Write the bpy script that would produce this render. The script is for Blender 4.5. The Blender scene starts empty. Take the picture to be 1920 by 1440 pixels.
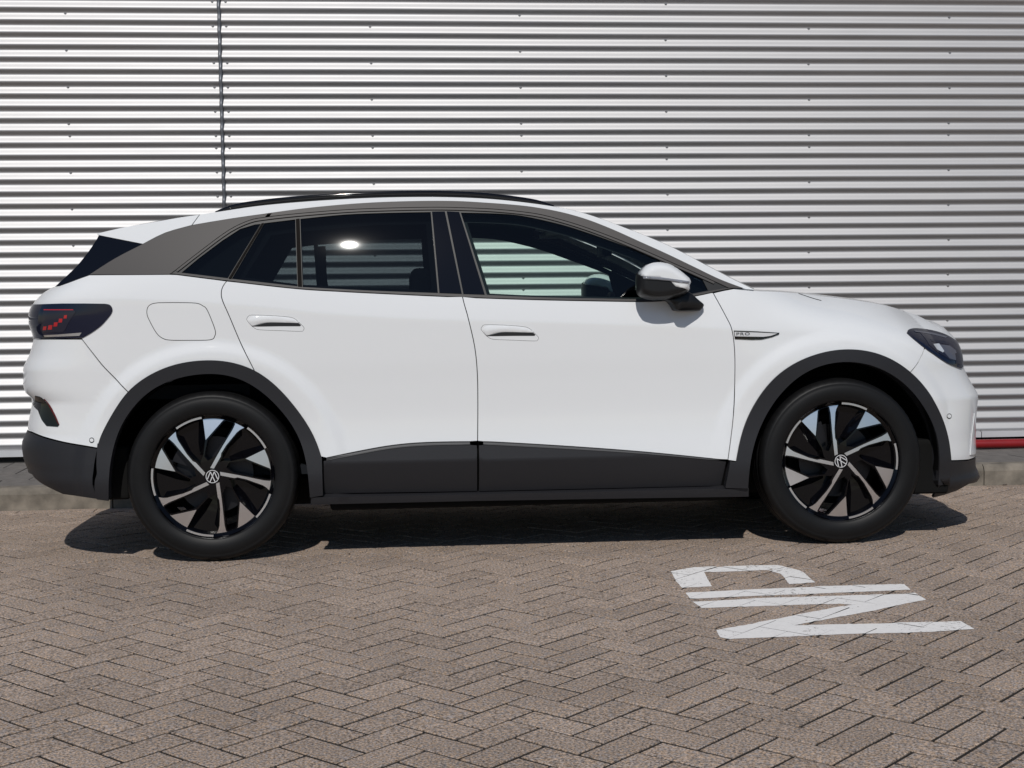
import bpy, bmesh, math, random
import numpy as np
from mathutils import Vector, Matrix, geometry, noise
random.seed(7)
rad = math.radians
SC = bpy.context.scene
COL = SC.collection

# ------------------------------------------------------------------ camera
CAM = (0.8139, -7.41, 1.1950)
YAW, PITCH, ROLL, FPX = 0.075049, 0.069194, -0.014962, 2813.98
_f = Vector((math.sin(YAW) * math.cos(PITCH), math.cos(YAW) * math.cos(PITCH), -math.sin(PITCH)))
_r = Vector((math.cos(YAW), -math.sin(YAW), 0)); _u = _r.cross(_f)
_r, _u = math.cos(ROLL) * _r + math.sin(ROLL) * _u, -math.sin(ROLL) * _r + math.cos(ROLL) * _u
cd = bpy.data.cameras.new('camera'); cam = bpy.data.objects.new('camera', cd); COL.objects.link(cam)
M = Matrix((_r, _u, -_f)).transposed().to_4x4(); M.translation = Vector(CAM); cam.matrix_world = M
cd.sensor_fit = 'HORIZONTAL'; cd.sensor_width = 36.0; cd.lens = FPX / 1920 * 36.0
cd.clip_start = 0.1; cd.clip_end = 2000
SC.camera = cam

# ------------------------------------------------------------------ sky, sun, exposure
LIGHT = Vector((0.15, 1.0, -0.98)).normalized()          # the way sunlight travels
SUN_EL = math.asin(-LIGHT.z)
w = bpy.data.worlds.new('World'); SC.world = w; w.use_nodes = True
nt = w.node_tree; bg = nt.nodes['Background']
sky = nt.nodes.new('ShaderNodeTexSky'); sky.sky_type = 'NISHITA'; sky.sun_disc = False
sky.sun_elevation = SUN_EL; sky.sun_rotation = math.atan2(-LIGHT.x, -LIGHT.y) % (2 * math.pi)
sky.air_density = 1.0; sky.dust_density = 0.1; sky.ozone_density = 3.0
nt.links.new(sky.outputs[0], bg.inputs[0]); bg.inputs[1].default_value = 0.055
sd = bpy.data.lights.new('sun', 'SUN'); sd.energy = 2.75; sd.angle = rad(0.53); sd.color = (1.0, 0.965, 0.91)
sun = bpy.data.objects.new('sun', sd); COL.objects.link(sun)
sun.rotation_euler = LIGHT.to_track_quat('-Z', 'Y').to_euler(); sun.location = (-2, -8, 10)
SC.view_settings.view_transform = 'Standard'; SC.view_settings.look = 'None'
SC.view_settings.exposure = 0.0; SC.view_settings.gamma = 1.0; SC.view_settings.use_curve_mapping = False
SC.cycles.max_bounces = 10; SC.cycles.transparent_max_bounces = 16

# ------------------------------------------------------------------ projection helpers (world)
C0 = np.array(CAM); RR = np.array(_r); UU = np.array(_u); FF = np.array(_f)
def ray(px, py): return FF + (px - 960) / FPX * RR - (py - 720) / FPX * UU
def proj(P):
    d = np.asarray(P, float) - C0; z = d @ FF
    return 960 + FPX * (d @ RR) / z, 720 - FPX * (d @ UU) / z
def on_plane(px, py, axis, val):
    d = ray(px, py); t = (val - C0[axis]) / d[axis]; return C0 + t * d

# ------------------------------------------------------------------ materials
MATS = {}
def mat(name, col, rough=0.5, metal=0.0, coat=0.0, spec=0.5, var=0.0, vscale=8.0, bump=0.0, bscale=60.0, ior=1.5, coat_rough=0.03):
    m = bpy.data.materials.new(name); m.use_nodes = True; t = m.node_tree; b = t.nodes['Principled BSDF']
    b.inputs['Base Color'].default_value = (*col, 1); b.inputs['Roughness'].default_value = rough
    b.inputs['Metallic'].default_value = metal; b.inputs['Coat Weight'].default_value = coat
    b.inputs['Coat Roughness'].default_value = coat_rough
    b.inputs['Specular IOR Level'].default_value = spec; b.inputs['IOR'].default_value = ior
    tc = t.nodes.new('ShaderNodeTexCoord')
    if var > 0:
        n = t.nodes.new('ShaderNodeTexNoise'); n.inputs['Scale'].default_value = vscale; n.inputs['Detail'].default_value = 5
        t.links.new(tc.outputs['Object'], n.inputs['Vector'])
        r = t.nodes.new('ShaderNodeMapRange'); r.inputs[1].default_value = 0.3; r.inputs[2].default_value = 0.7
        r.inputs[3].default_value = 1 - var; r.inputs[4].default_value = 1 + var
        t.links.new(n.outputs[0], r.inputs[0])
        h = t.nodes.new('ShaderNodeHueSaturation'); h.inputs['Color'].default_value = (*col, 1)
        t.links.new(r.outputs[0], h.inputs['Value']); t.links.new(h.outputs[0], b.inputs['Base Color'])
    if bump > 0:
        n2 = t.nodes.new('ShaderNodeTexNoise'); n2.inputs['Scale'].default_value = bscale; n2.inputs['Detail'].default_value = 3
        t.links.new(tc.outputs['Object'], n2.inputs['Vector'])
        bp = t.nodes.new('ShaderNodeBump'); bp.inputs['Strength'].default_value = bump; bp.inputs['Distance'].default_value = 0.002
        t.links.new(n2.outputs[0], bp.inputs['Height']); t.links.new(bp.outputs[0], b.inputs['Normal'])
    MATS[name] = m; return m
mat('paint', (0.765, 0.775, 0.785), 0.55, coat=1.0, spec=0.0)
mat('mirror_black', (0.010, 0.010, 0.011), 0.38, spec=0.35)
mat('cladding', (0.021, 0.021, 0.024), 0.42, spec=0.3, bump=0.25, bscale=900)
mat('trim_dark', (0.014, 0.012, 0.011), 0.85, spec=0.04)
mat('satin', (0.074, 0.068, 0.066), 0.5, metal=0.0, spec=0.3)
mat('seal', (0.008, 0.008, 0.009), 0.5)
mat('gloss_black', (0.003, 0.003, 0.005), 0.05)
mat('void', (0.004, 0.004, 0.004), 0.9, spec=0.05)
mat('liner', (0.006, 0.006, 0.006), 0.8, spec=0.15)
mat('rubber', (0.0065, 0.0065, 0.007), 0.48, spec=0.24, var=0.12, vscale=14, bump=0.15, bscale=500)
mat('machined', (0.84, 0.84, 0.86), 0.28, metal=1.0)
mat('rim_black', (0.002, 0.002, 0.003), 0.12, spec=0.35)
mat('chrome', (0.85, 0.85, 0.86), 0.28, metal=1.0)
mat('steel', (0.045, 0.045, 0.05), 0.42, metal=1.0)
mat('emblem_silver', (0.72, 0.72, 0.73), 0.35, metal=0.2)
mat('dark_red', (0.10, 0.002, 0.004), 0.25)
mat('red_lens', (0.42, 0.004, 0.012), 0.25, coat=1.0)
mat('grey_lens', (0.016, 0.017, 0.032), 0.08)
mat('lamp_grey', (0.09, 0.095, 0.12), 0.12)
mat('signal_lens', (0.22, 0.23, 0.26), 0.12)
mat('clear_lens', (0.55, 0.58, 0.62), 0.15, coat=1.0)
mat('blue_black', (0.005, 0.008, 0.024), 0.06)
mat('interior', (0.010, 0.012, 0.016), 0.75, spec=0.2)
mat('seat_cloth', (0.008, 0.009, 0.012), 0.9, spec=0.1)
mat('visor_grey', (0.35, 0.36, 0.36), 0.8)
mat('red_paint', (0.24, 0.006, 0.008), 0.38, coat=0.25, var=0.12, vscale=6)
mat('flashing', (0.66, 0.66, 0.68), 0.45, metal=0.3, var=0.06, vscale=5)
mat('seam_strip', (0.17, 0.175, 0.19), 0.45, metal=0.6)
mat('screw', (0.30, 0.29, 0.29), 0.4, metal=0.8)
mat('leaf', (0.05, 0.025, 0.015), 0.8)

def glass(name, tint, glossy=0.02, haze=0.02):
    m = bpy.data.materials.new(name); m.use_nodes = True; t = m.node_tree; t.nodes.clear()
    out = t.nodes.new('ShaderNodeOutputMaterial'); fr = t.nodes.new('ShaderNodeFresnel'); fr.inputs[0].default_value = 1.52
    tr = t.nodes.new('ShaderNodeBsdfTransparent'); tr.inputs[0].default_value = (*tint, 1)
    gl = t.nodes.new('ShaderNodeBsdfGlossy'); gl.inputs['Roughness'].default_value = glossy
    g2 = t.nodes.new('ShaderNodeBsdfGlossy'); g2.inputs['Roughness'].default_value = 0.12
    m0 = t.nodes.new('ShaderNodeMixShader'); m0.inputs[0].default_value = haze
    m1 = t.nodes.new('ShaderNodeMixShader')
    t.links.new(tr.outputs[0], m0.inputs[1]); t.links.new(g2.outputs[0], m0.inputs[2])
    t.links.new(fr.outputs[0], m1.inputs[0]); t.links.new(m0.outputs[0], m1.inputs[1]); t.links.new(gl.outputs[0], m1.inputs[2])
    t.links.new(m1.outputs[0], out.inputs[0]); MATS[name] = m
glass('glass_front', (0.74, 0.86, 0.81), haze=0.0)
glass('glass_privacy', (0.26, 0.30, 0.31), glossy=.02, haze=0.00005)
glass('glass_screen', (0.72, 0.82, 0.77), haze=0.0)

def link_obj(name, me, m, parent=None):
    o = bpy.data.objects.new(name, me); COL.objects.link(o)
    if m is not None and len(me.materials) == 0: me.materials.append(MATS[m] if isinstance(m, str) else m)
    if parent is not None: o.parent = parent
    return o
def mesh_obj(name, V, F, m, parent=None, smooth=True):
    me = bpy.data.meshes.new(name); me.from_pydata([tuple(map(float, v)) for v in V], [], F); me.update()
    if smooth: me.polygons.foreach_set('use_smooth', [True] * len(me.polygons))
    return link_obj(name, me, m, parent)
def bm_obj(name, bm, m, parent=None, smooth=False):
    me = bpy.data.meshes.new(name); bmesh.ops.recalc_face_normals(bm, faces=bm.faces); bm.to_mesh(me); bm.free()
    if smooth: me.polygons.foreach_set('use_smooth', [True] * len(me.polygons))
    return link_obj(name, me, m, parent)
def tag(o, label=None, cat=None, group=None, kind=None):
    for k, v in (('label', label), ('category', cat), ('group', group), ('kind', kind)):
        if v: o[k] = v
    return o
def empty(name, loc=(0, 0, 0), parent=None):
    o = bpy.data.objects.new(name, None); COL.objects.link(o); o.location = loc
    if parent is not None: o.parent = parent
    return o
def add_box(bm, x0, x1, y0, y1, z0, z1, bevel=0.0):
    r = bmesh.ops.create_cube(bm, size=1.0); vs = r['verts']
    for v in vs: v.co = Vector((x0 + (v.co.x + .5) * (x1 - x0), y0 + (v.co.y + .5) * (y1 - y0), z0 + (v.co.z + .5) * (z1 - z0)))
    if bevel > 0:
        es = list({e for v in vs for e in v.link_edges})
        bmesh.ops.bevel(bm, geom=es, offset=bevel, segments=3, profile=0.6, affect='EDGES')
def tube(V, F, pts, rad_, n=10, closed=False):
    pts = [Vector(p) for p in pts]; base = len(V); up0 = Vector((0.3, 0.1, 1)).normalized()
    for i, p in enumerate(pts):
        a = pts[max(0, i - 1)]; b = pts[min(len(pts) - 1, i + 1)]
        if closed: a = pts[i - 1]; b = pts[(i + 1) % len(pts)]
        d = (b - a).normalized(); s = d.cross(up0).normalized(); t = s.cross(d)
        rr = rad_[i] if isinstance(rad_, (list, tuple)) else rad_
        for k in range(n):
            q = 2 * math.pi * k / n; V.append(tuple(p + rr * (math.cos(q) * s + math.sin(q) * t)))
    m = len(pts)
    for i in range(m if closed else m - 1):
        j = (i + 1) % m
        for k in range(n):
            k2 = (k + 1) % n; F.append((base + i * n + k, base + i * n + k2, base + j * n + k2, base + j * n + k))
    if not closed:
        F.append(tuple(base + k for k in range(n))); F.append(tuple(base + (m - 1) * n + k for k in range(n)))
def smooth_line(pts, n=4):
    """Catmull-Rom through the points"""
    P = [np.array(p, float) for p in pts]; out = []
    for i in range(len(P) - 1):
        a = P[max(0, i - 1)]; b = P[i]; c = P[i + 1]; d = P[min(len(P) - 1, i + 2)]
        for k in range(n):
            t = k / n
            out.append(0.5 * (2 * b + (c - a) * t + (2 * a - 5 * b + 4 * c - d) * t * t + (-a + 3 * b - 3 * c + d) * t ** 3))
    out.append(P[-1]); return [tuple(p) for p in out]
def pchip(xs, ys):
    xs = np.array(xs, float); ys = np.array(ys, float); h = np.diff(xs); d = np.diff(ys) / h; m = np.zeros(len(xs))
    for i in range(1, len(xs) - 1):
        if d[i - 1] * d[i] > 0:
            w1 = 2 * h[i] + h[i - 1]; w2 = h[i] + 2 * h[i - 1]; m[i] = (w1 + w2) / (w1 / d[i - 1] + w2 / d[i])
    m[0] = d[0]; m[-1] = d[-1]
    def f(x):
        x = np.clip(np.asarray(x, float), xs[0], xs[-1]); i = np.clip(np.searchsorted(xs, x) - 1, 0, len(xs) - 2)
        t = (x - xs[i]) / h[i]
        return (ys[i] * (1 + 2 * t) * (1 - t) ** 2 + h[i] * m[i] * t * (1 - t) ** 2 + ys[i + 1] * t * t * (3 - 2 * t) - h[i] * m[i + 1] * t * t * (1 - t))
    return f
def clip_half(poly, nx, ny, c):
    """keep nx*x+ny*y<=c"""
    out = []
    for i in range(len(poly)):
        a = poly[i - 1]; b = poly[i]; da = nx * a[0] + ny * a[1] - c; db = nx * b[0] + ny * b[1] - c
        if da * db < 0:
            t = da / (da - db); out.append((a[0] + t * (b[0] - a[0]), a[1] + t * (b[1] - a[1])))
        if db <= 0: out.append(b)
    return out
def clip_convex(poly, conv):
    n = len(conv)
    for i in range(n):
        a = conv[i]; b = conv[(i + 1) % n]; ex, ey = b[0] - a[0], b[1] - a[1]
        poly = clip_half(poly, ey, -ex, ey * a[0] - ex * a[1])
        if len(poly) < 3: return []
    return poly
def area2(p): return 0.5 * sum(p[i - 1][0] * p[i][1] - p[i][0] * p[i - 1][1] for i in range(len(p)))

def inset(poly, d):
    if d == 0: return poly
    n = len(poly); sg = 1 if area2(poly) > 0 else -1; out = []
    for k in range(n):
        a, b, e = poly[k - 1], poly[k], poly[(k + 1) % n]
        l1 = math.hypot(b[0] - a[0], b[1] - a[1]) or 1; l2 = math.hypot(e[0] - b[0], e[1] - b[1]) or 1
        n1 = (-(b[1] - a[1]) / l1 * sg, (b[0] - a[0]) / l1 * sg); n2 = (-(e[1] - b[1]) / l2 * sg, (e[0] - b[0]) / l2 * sg)
        k2 = d / max(.35, 1 + n1[0] * n2[0] + n1[1] * n2[1]); out.append((b[0] + (n1[0] + n2[0]) * k2, b[1] + (n1[1] + n2[1]) * k2))
    return out

# ================================================================== GROUND
CREST = -0.85
def zg(y):
    """cross fall of the yard: up to the car from the camera side, then down to the kerb"""
    a, b = 0.015, -0.021
    if y < CREST - .3: return a * max(y - CREST, -5.0) - 0.0027
    if y > CREST + .3: return b * (y - CREST) - 0.0027
    t = (y - CREST + .3) / .6
    return -a * .3 - .0027 + .6 * (a * t + (b - a) * t * t / 2)
def ground_hit(px, py):
    y = -1.5
    for _ in range(30):
        d = ray(px, py); t = (zg(y) - C0[2]) / d[2]; p = C0 + t * d; y = 0.5 * y + 0.5 * p[1]
    return p
KERB_Y = 1.055
FX0, FX1, FY0, FY1 = -3.0, 6.4, -4.9, KERB_Y       # field of pavers

def brick_material():
    m = bpy.data.materials.new('paver'); m.use_nodes = True; t = m.node_tree; b = t.nodes['Principled BSDF']
    geo = t.nodes.new('ShaderNodeNewGeometry'); oi = t.nodes.new('ShaderNodeObjectInfo')
    at = t.nodes.new('ShaderNodeAttribute'); at.attribute_name = 'tone'
    add = t.nodes.new('ShaderNodeMath'); add.operation = 'ADD'; t.links.new(oi.outputs['Random'], add.inputs[0]); t.links.new(at.outputs['Fac'], add.inputs[1])
    fr = t.nodes.new('ShaderNodeMath'); fr.operation = 'FRACT'; t.links.new(add.outputs[0], fr.inputs[0])
    # aggregate speckle
    n1 = t.nodes.new('ShaderNodeTexNoise'); n1.inputs['Scale'].default_value = 140; n1.inputs['Detail'].default_value = 2; n1.inputs['Roughness'].default_value = .7
    t.links.new(geo.outputs['Position'], n1.inputs['Vector'])
    cr = t.nodes.new('ShaderNodeValToRGB'); e = cr.color_ramp.elements
    e[0].position = .32; e[0].color = (.105, .084, .070, 1); e[1].position = .70; e[1].color = (.66, .53, .42, 1)
    k = cr.color_ramp.elements.new(.5); k.color = (.368, .296, .228, 1)
    t.links.new(n1.outputs[0], cr.inputs[0])
    # blue-grey and orange grains
    n3 = t.nodes.new('ShaderNodeTexNoise'); n3.inputs['Scale'].default_value = 120; n3.inputs['Detail'].default_value = 1
    t.links.new(geo.outputs['Position'], n3.inputs['Vector'])
    c3 = t.nodes.new('ShaderNodeValToRGB'); q = c3.color_ramp.elements
    q[0].position = .36; q[0].color = (.78, .86, 1.06, 1); q[1].position = .64; q[1].color = (1.14, .97, .82, 1)
    t.links.new(n3.outputs[0], c3.inputs[0])
    mx = t.nodes.new('ShaderNodeMix'); mx.data_type = 'RGBA'; mx.blend_type = 'MULTIPLY'; mx.inputs[0].default_value = .8
    t.links.new(cr.outputs[0], mx.inputs[6]); t.links.new(c3.outputs[0], mx.inputs[7])
    # brick tone and broad staining
    n2 = t.nodes.new('ShaderNodeTexNoise'); n2.inputs['Scale'].default_value = 1.6; n2.inputs['Detail'].default_value = 6; n2.inputs['Roughness'].default_value = .62
    t.links.new(geo.outputs['Position'], n2.inputs['Vector'])
    r1 = t.nodes.new('ShaderNodeMapRange'); r1.inputs[3].default_value = .90; r1.inputs[4].default_value = 1.09; t.links.new(fr.outputs[0], r1.inputs[0])
    r2 = t.nodes.new('ShaderNodeMapRange'); r2.inputs[1].default_value = .3; r2.inputs[2].default_value = .7; r2.inputs[3].default_value = .88; r2.inputs[4].default_value = 1.10
    t.links.new(n2.outputs[0], r2.inputs[0])
    mu = t.nodes.new('ShaderNodeMath'); mu.operation = 'MULTIPLY'; t.links.new(r1.outputs[0], mu.inputs[0]); t.links.new(r2.outputs[0], mu.inputs[1])
    hs = t.nodes.new('ShaderNodeHueSaturation'); t.links.new(mx.outputs[2], hs.inputs['Color']); t.links.new(mu.outputs[0], hs.inputs['Value'])
    hs.inputs['Saturation'].default_value = 0.95
    t.links.new(hs.outputs[0], b.inputs['Base Color']); b.inputs['Roughness'].default_value = .88; b.inputs['Specular IOR Level'].default_value = .25
    bp = t.nodes.new('ShaderNodeBump'); bp.inputs['Strength'].default_value = .55; bp.inputs['Distance'].default_value = .002
    t.links.new(n1.outputs[0], bp.inputs['Height']); t.links.new(bp.outputs[0], b.inputs['Normal'])
    MATS['paver'] = m
brick_material()
mat('joint_sand', (0.016, 0.012, 0.009), 0.95, var=0.35, vscale=18, bump=.6, bscale=200)
mat('kerb_concrete', (0.19, 0.166, 0.136), 0.88, var=0.38, vscale=11, bump=.9, bscale=130)
mat('slab_concrete', (0.15, 0.138, 0.128), 0.9, var=0.2, vscale=14, bump=.6, bscale=220)
mat('plinth_dark', (0.012, 0.012, 0.012), 0.9)

# yard sheet: under the pavers (sand bed) and far ground at paver level
def strip_ys(y0, y1, step=.25):
    n = max(1, int(math.ceil((y1 - y0) / step))); return [y0 + (y1 - y0) * i / n for i in range(n + 1)]
def sheet(name, x0, x1, y0, y1, dz, m, parent=None):
    ys = strip_ys(y0, y1, .2 if y1 - y0 < 15 else 40.0); V = []; F = []
    for y in ys: V += [(x0, y, zg(y) + dz), (x1, y, zg(y) + dz)]
    for i in range(len(ys) - 1): F.append((2 * i, 2 * i + 1, 2 * i + 3, 2 * i + 2))
    return mesh_obj(name, V, F, m, parent)
ground = tag(sheet('ground', FX0, FX1, FY0, FY1, -0.0036, 'joint_sand'), 'sand bed of the grey-brown herringbone paved yard under the car', None, None, 'structure')
for i, (a, b, c, d) in enumerate(((-400, FX0, FY0, KERB_Y), (FX1, 400, FY0, KERB_Y), (-400, 400, -600, FY0))):
    tag(sheet('yard', a, b, c, d, -0.001, 'paver'), 'open paved yard running on around the herringbone field', None, None, 'structure')

# herringbone pavers
BW = 0.1115; JN = 0.0110
c45 = math.sqrt(.5); eu = (c45, c45); ev = (-c45, c45)
ORG = (0.945 + eu[0] * BW, -2.80 + eu[1] * BW)
polys = []
def L2W(a, b): return (ORG[0] + (eu[0] * a + ev[0] * b) * BW, ORG[1] + (eu[1] * a + ev[1] * b) * BW)
for i in range(-60, 61):
    for j in range(-40, 41):
        ox, oy = i + 2 * j, i - 2 * j
        for (bx, by, wx, wy) in ((0, 0, 2, 1), (0, 1, 1, 2)):
            cx, cy = L2W(ox + bx + wx / 2, oy + by + wy / 2)
            if not (FX0 - .2 < cx < FX1 + .2 and FY0 - .2 < cy < FY1): continue
            g = JN / 2 / BW; dr = random.gauss(0, .006); ca, sa = math.cos(dr), math.sin(dr)
            P = []
            for (a, b) in ((0, 0), (wx, 0), (wx, wy), (0, wy)):
                a2 = (a - wx / 2) * (1 - 2 * g / wx); b2 = (b - wy / 2) * (1 - 2 * g / wy)
                P.append(L2W(ox + bx + wx / 2 + a2 * ca - b2 * sa, oy + by + wy / 2 + a2 * sa + b2 * ca))
            for (nx, ny, c) in ((1, 0, FX1), (-1, 0, -FX0), (0, -1, -FY0), (0, 1, KERB_Y - .122)):
                P = clip_half(P, nx, ny, c)
                if len(P) < 3: break
            if len(P) >= 3 and abs(area2(P)) > .0012: polys.append(P)
x = FX0
while x < FX1:                                       # stretcher course along the kerb
    L = .212; polys.append([(x + .002, KERB_Y - .118), (min(x + L, FX1) - .002, KERB_Y - .118), (min(x + L, FX1) - .002, KERB_Y - .004), (x + .002, KERB_Y - .004)]); x += L
bricks = []
for P in polys:
    if area2(P) < 0: P = P[::-1]
    c = (sum(p[0] for p in P) / len(P), sum(p[1] for p in P) / len(P))
    bricks.append((P, c, zg(c[1]) + max(-.0011, min(.0014, random.gauss(0, .0007))), max(-.006, min(.006, random.gauss(0, .003))), max(-.006, min(.006, random.gauss(0, .003)))))
def brick_geo(P, c, local):
    """bevelled slab: top 0, drop .02"""
    ch = .0018; V = []; F = []; n = len(P)
    def ins(d):
        out = []
        for k in range(n):
            a, b, e = P[k - 1], P[k], P[(k + 1) % n]
            def nrm(p, q):
                l = math.hypot(q[0] - p[0], q[1] - p[1]) or 1; return (-(q[1] - p[1]) / l, (q[0] - p[0]) / l)
            n1, n2 = nrm(a, b), nrm(b, e); s = (n1[0] + n2[0], n1[1] + n2[1]); k2 = d / max(.3, (1 + n1[0] * n2[0] + n1[1] * n2[1]))
            out.append((b[0] + s[0] * k2, b[1] + s[1] * k2))
        return out
    for ring, z in ((P, -.02), (P, -.0012), (ins(ch), 0.0)):
        V += [(p[0] - c[0], p[1] - c[1], z) for p in ring]
    for r in range(2):
        for k in range(n):
            k2 = (k + 1) % n; F.append((r * n + k, r * n + k2, (r + 1) * n + k2, (r + 1) * n + k))
    F.append(tuple(2 * n + k for k in range(n)))
    return V, F
# which are seen largest: nearest ones inside the frame
def seen(b):
    x, y = proj((b[1][0], b[1][1], b[2])); return -40 < x < 1960 and 900 < y < 1500
def hidden_by_car(b): return False
cand = sorted([i for i, b in enumerate(bricks) if seen(b)], key=lambda i: (bricks[i][1][0] - CAM[0]) ** 2 + (bricks[i][1][1] - CAM[1]) ** 2)
single = set(cand[:300])
cache = {}
SV = []; SF = []; ST = []
for i, b in enumerate(bricks):
    P, c, z, ta, tb = b
    slope = (zg(c[1] + .05) - zg(c[1] - .05)) / .1
    if i in single:
        V, F = brick_geo(P, c, True)
        me = bpy.data.meshes.new('brick'); me.from_pydata(V, [], F); me.update(); me.materials.append(MATS['paver'])
        o = bpy.data.objects.new('brick', me); COL.objects.link(o); o.parent = ground
        o.location = (c[0], c[1], z); o.rotation_euler = (math.atan(slope) + ta, tb, 0)
    else:
        V, F = brick_geo(P, c, True); base = len(SV); tone = random.random()
        for v in V: SV.append((v[0] + c[0], v[1] + c[1], v[2] + z + v[1] * (slope + ta) - v[0] * tb))
        SF += [tuple(base + k for k in f) for f in F]; ST += [tone] * len(V)
rest = mesh_obj('bricks', SV, SF, 'paver', ground, smooth=False); rest['kind'] = 'stuff'
a = rest.data.attributes.new('tone', 'FLOAT', 'POINT'); a.data.foreach_set('value', ST)

# painted letters, cut by the brick joints and lying on each brick
def paint_material():
    m = bpy.data.materials.new('road_paint'); m.use_nodes = True; t = m.node_tree; b = t.nodes['Principled BSDF']; out = t.nodes['Material Output']
    geo = t.nodes.new('ShaderNodeNewGeometry')
    n = t.nodes.new('ShaderNodeTexNoise'); n.inputs['Scale'].default_value = 55; n.inputs['Detail'].default_value = 8; n.inputs['Roughness'].default_value = .75
    t.links.new(geo.outputs['Position'], n.inputs['Vector'])
    n2 = t.nodes.new('ShaderNodeTexNoise'); n2.inputs['Scale'].default_value = 4; n2.inputs['Detail'].default_value = 4
    t.links.new(geo.outputs['Position'], n2.inputs['Vector'])
    ad = t.nodes.new('ShaderNodeMath'); ad.operation = 'MULTIPLY_ADD'; ad.inputs[1].default_value = .35; t.links.new(n2.outputs[0], ad.inputs[0]); t.links.new(n.outputs[0], ad.inputs[2])
    r = t.nodes.new('ShaderNodeMapRange'); r.inputs[1].default_value = .50; r.inputs[2].default_value = .57; t.links.new(ad.outputs[0], r.inputs[0])
    tr = t.nodes.new('ShaderNodeBsdfTransparent'); mx = t.nodes.new('ShaderNodeMixShader')
    cr = t.nodes.new('ShaderNodeMapRange'); cr.inputs[1].default_value = .3; cr.inputs[2].default_value = .8; cr.inputs[3].default_value = .80; cr.inputs[4].default_value = .95; t.links.new(n.outputs[0], cr.inputs[0])
    cc = t.nodes.new('ShaderNodeCombineColor'); cc.mode = 'RGB'
    for k, f in enumerate((1.0, .965, .93)):
        mm = t.nodes.new('ShaderNodeMath'); mm.operation = 'MULTIPLY'; mm.inputs[1].default_value = f; t.links.new(cr.outputs[0], mm.inputs[0]); t.links.new(mm.outputs[0], cc.inputs[k])
    t.links.new(cc.outputs[0], b.inputs['Base Color']); b.inputs['Roughness'].default_value = .8
    t.links.new(r.outputs[0], mx.inputs[0]); t.links.new(tr.outputs[0], mx.inputs[1]); t.links.new(b.outputs[0], mx.inputs[2]); t.links.new(mx.outputs[0], out.inputs[0])
    MATS['road_paint'] = m
paint_material()
def zp(pts): return [tuple(ground_hit(1200 + x * .375, 940 + y * .375)[:2]) for x, y in pts]
def roughen(P):
    out = []
    for i in range(len(P)):
        a, b = P[i - 1], P[i]; n = max(1, int(math.hypot(b[0] - a[0], b[1] - a[1]) / .018))
        for k in range(n):
            t = k / n; x, y = a[0] + (b[0] - a[0]) * t, a[1] + (b[1] - a[1]) * t
            out.append((x + .0035 * noise.noise((x * 40, y * 40, 1)), y + .005 * noise.noise((x * 40, y * 40, 9))))
    return out
def painted(name, outline, parent, label=None):
    P = roughen(zp(outline))
    if area2(P) < 0: P = P[::-1]
    bb = (min(p[0] for p in P), max(p[0] for p in P), min(p[1] for p in P), max(p[1] for p in P)); V = []; F = []
    for (Q, c, z, ta, tb) in bricks:
        if c[0] < bb[0] - .2 or c[0] > bb[1] + .2 or c[1] < bb[2] - .2 or c[1] > bb[3] + .2: continue
        q = clip_convex(P, inset(Q, -.0049))
        if len(q) < 3 or abs(area2(q)) < 1e-5: continue
        slope = (zg(c[1] + .05) - zg(c[1] - .05)) / .1; base = len(V)
        # triangulate with cdt so that concave pieces stay right
        try:
            r = geometry.delaunay_2d_cdt([Vector(p) for p in q], [], [list(range(len(q)))], 1, 1e-6)
        except Exception: continue
        for p in r[0]: V.append((p.x, p.y, z + (p.y - c[1]) * (slope + ta) - (p.x - c[0]) * tb + .0013))
        F += [tuple(base + k for k in f) for f in r[2]]
    return mesh_obj(name, V, F, 'road_paint', parent, smooth=False)
Dm = empty('painted_letter', ground_hit(1400, 1085)); Nm = empty('painted_letter', ground_hit(1560, 1160))
tag(Dm, 'worn white stencilled letter D painted flat on the brick paving, its bowl towards the car', 'marking')
tag(Nm, 'worn white letter N painted flat on the brick paving beside the letter D', 'marking')
bpy.context.view_layer.update()
for (nm, par, ol) in (('letter_bowl', Dm, [(155, 352), (270, 332), (560, 322), (690, 320), (800, 345), (845, 380), (875, 408), (745, 415), (725, 385), (705, 365), (640, 345), (320, 355), (345, 400), (360, 425), (210, 433), (180, 400)]),
                      ('letter_stem', Dm, [(228, 457), (600, 440), (1000, 423), (1320, 415), (1352, 445), (900, 462), (250, 487)]),
                      ('letter_stroke', Nm, [(262, 503), (600, 485), (930, 475), (1180, 468), (1375, 460), (1432, 493), (1350, 508), (1150, 550), (770, 622), (1200, 612), (1605, 600), (1672, 640), (1450, 655), (1100, 665), (800, 675), (450, 690), (400, 680), (378, 645), (520, 622), (740, 578), (1060, 517), (1000, 512), (600, 525), (310, 534)])):
    o = painted(nm, ol, None); o.parent = par; o.matrix_parent_inverse = par.matrix_world.inverted()

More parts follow.
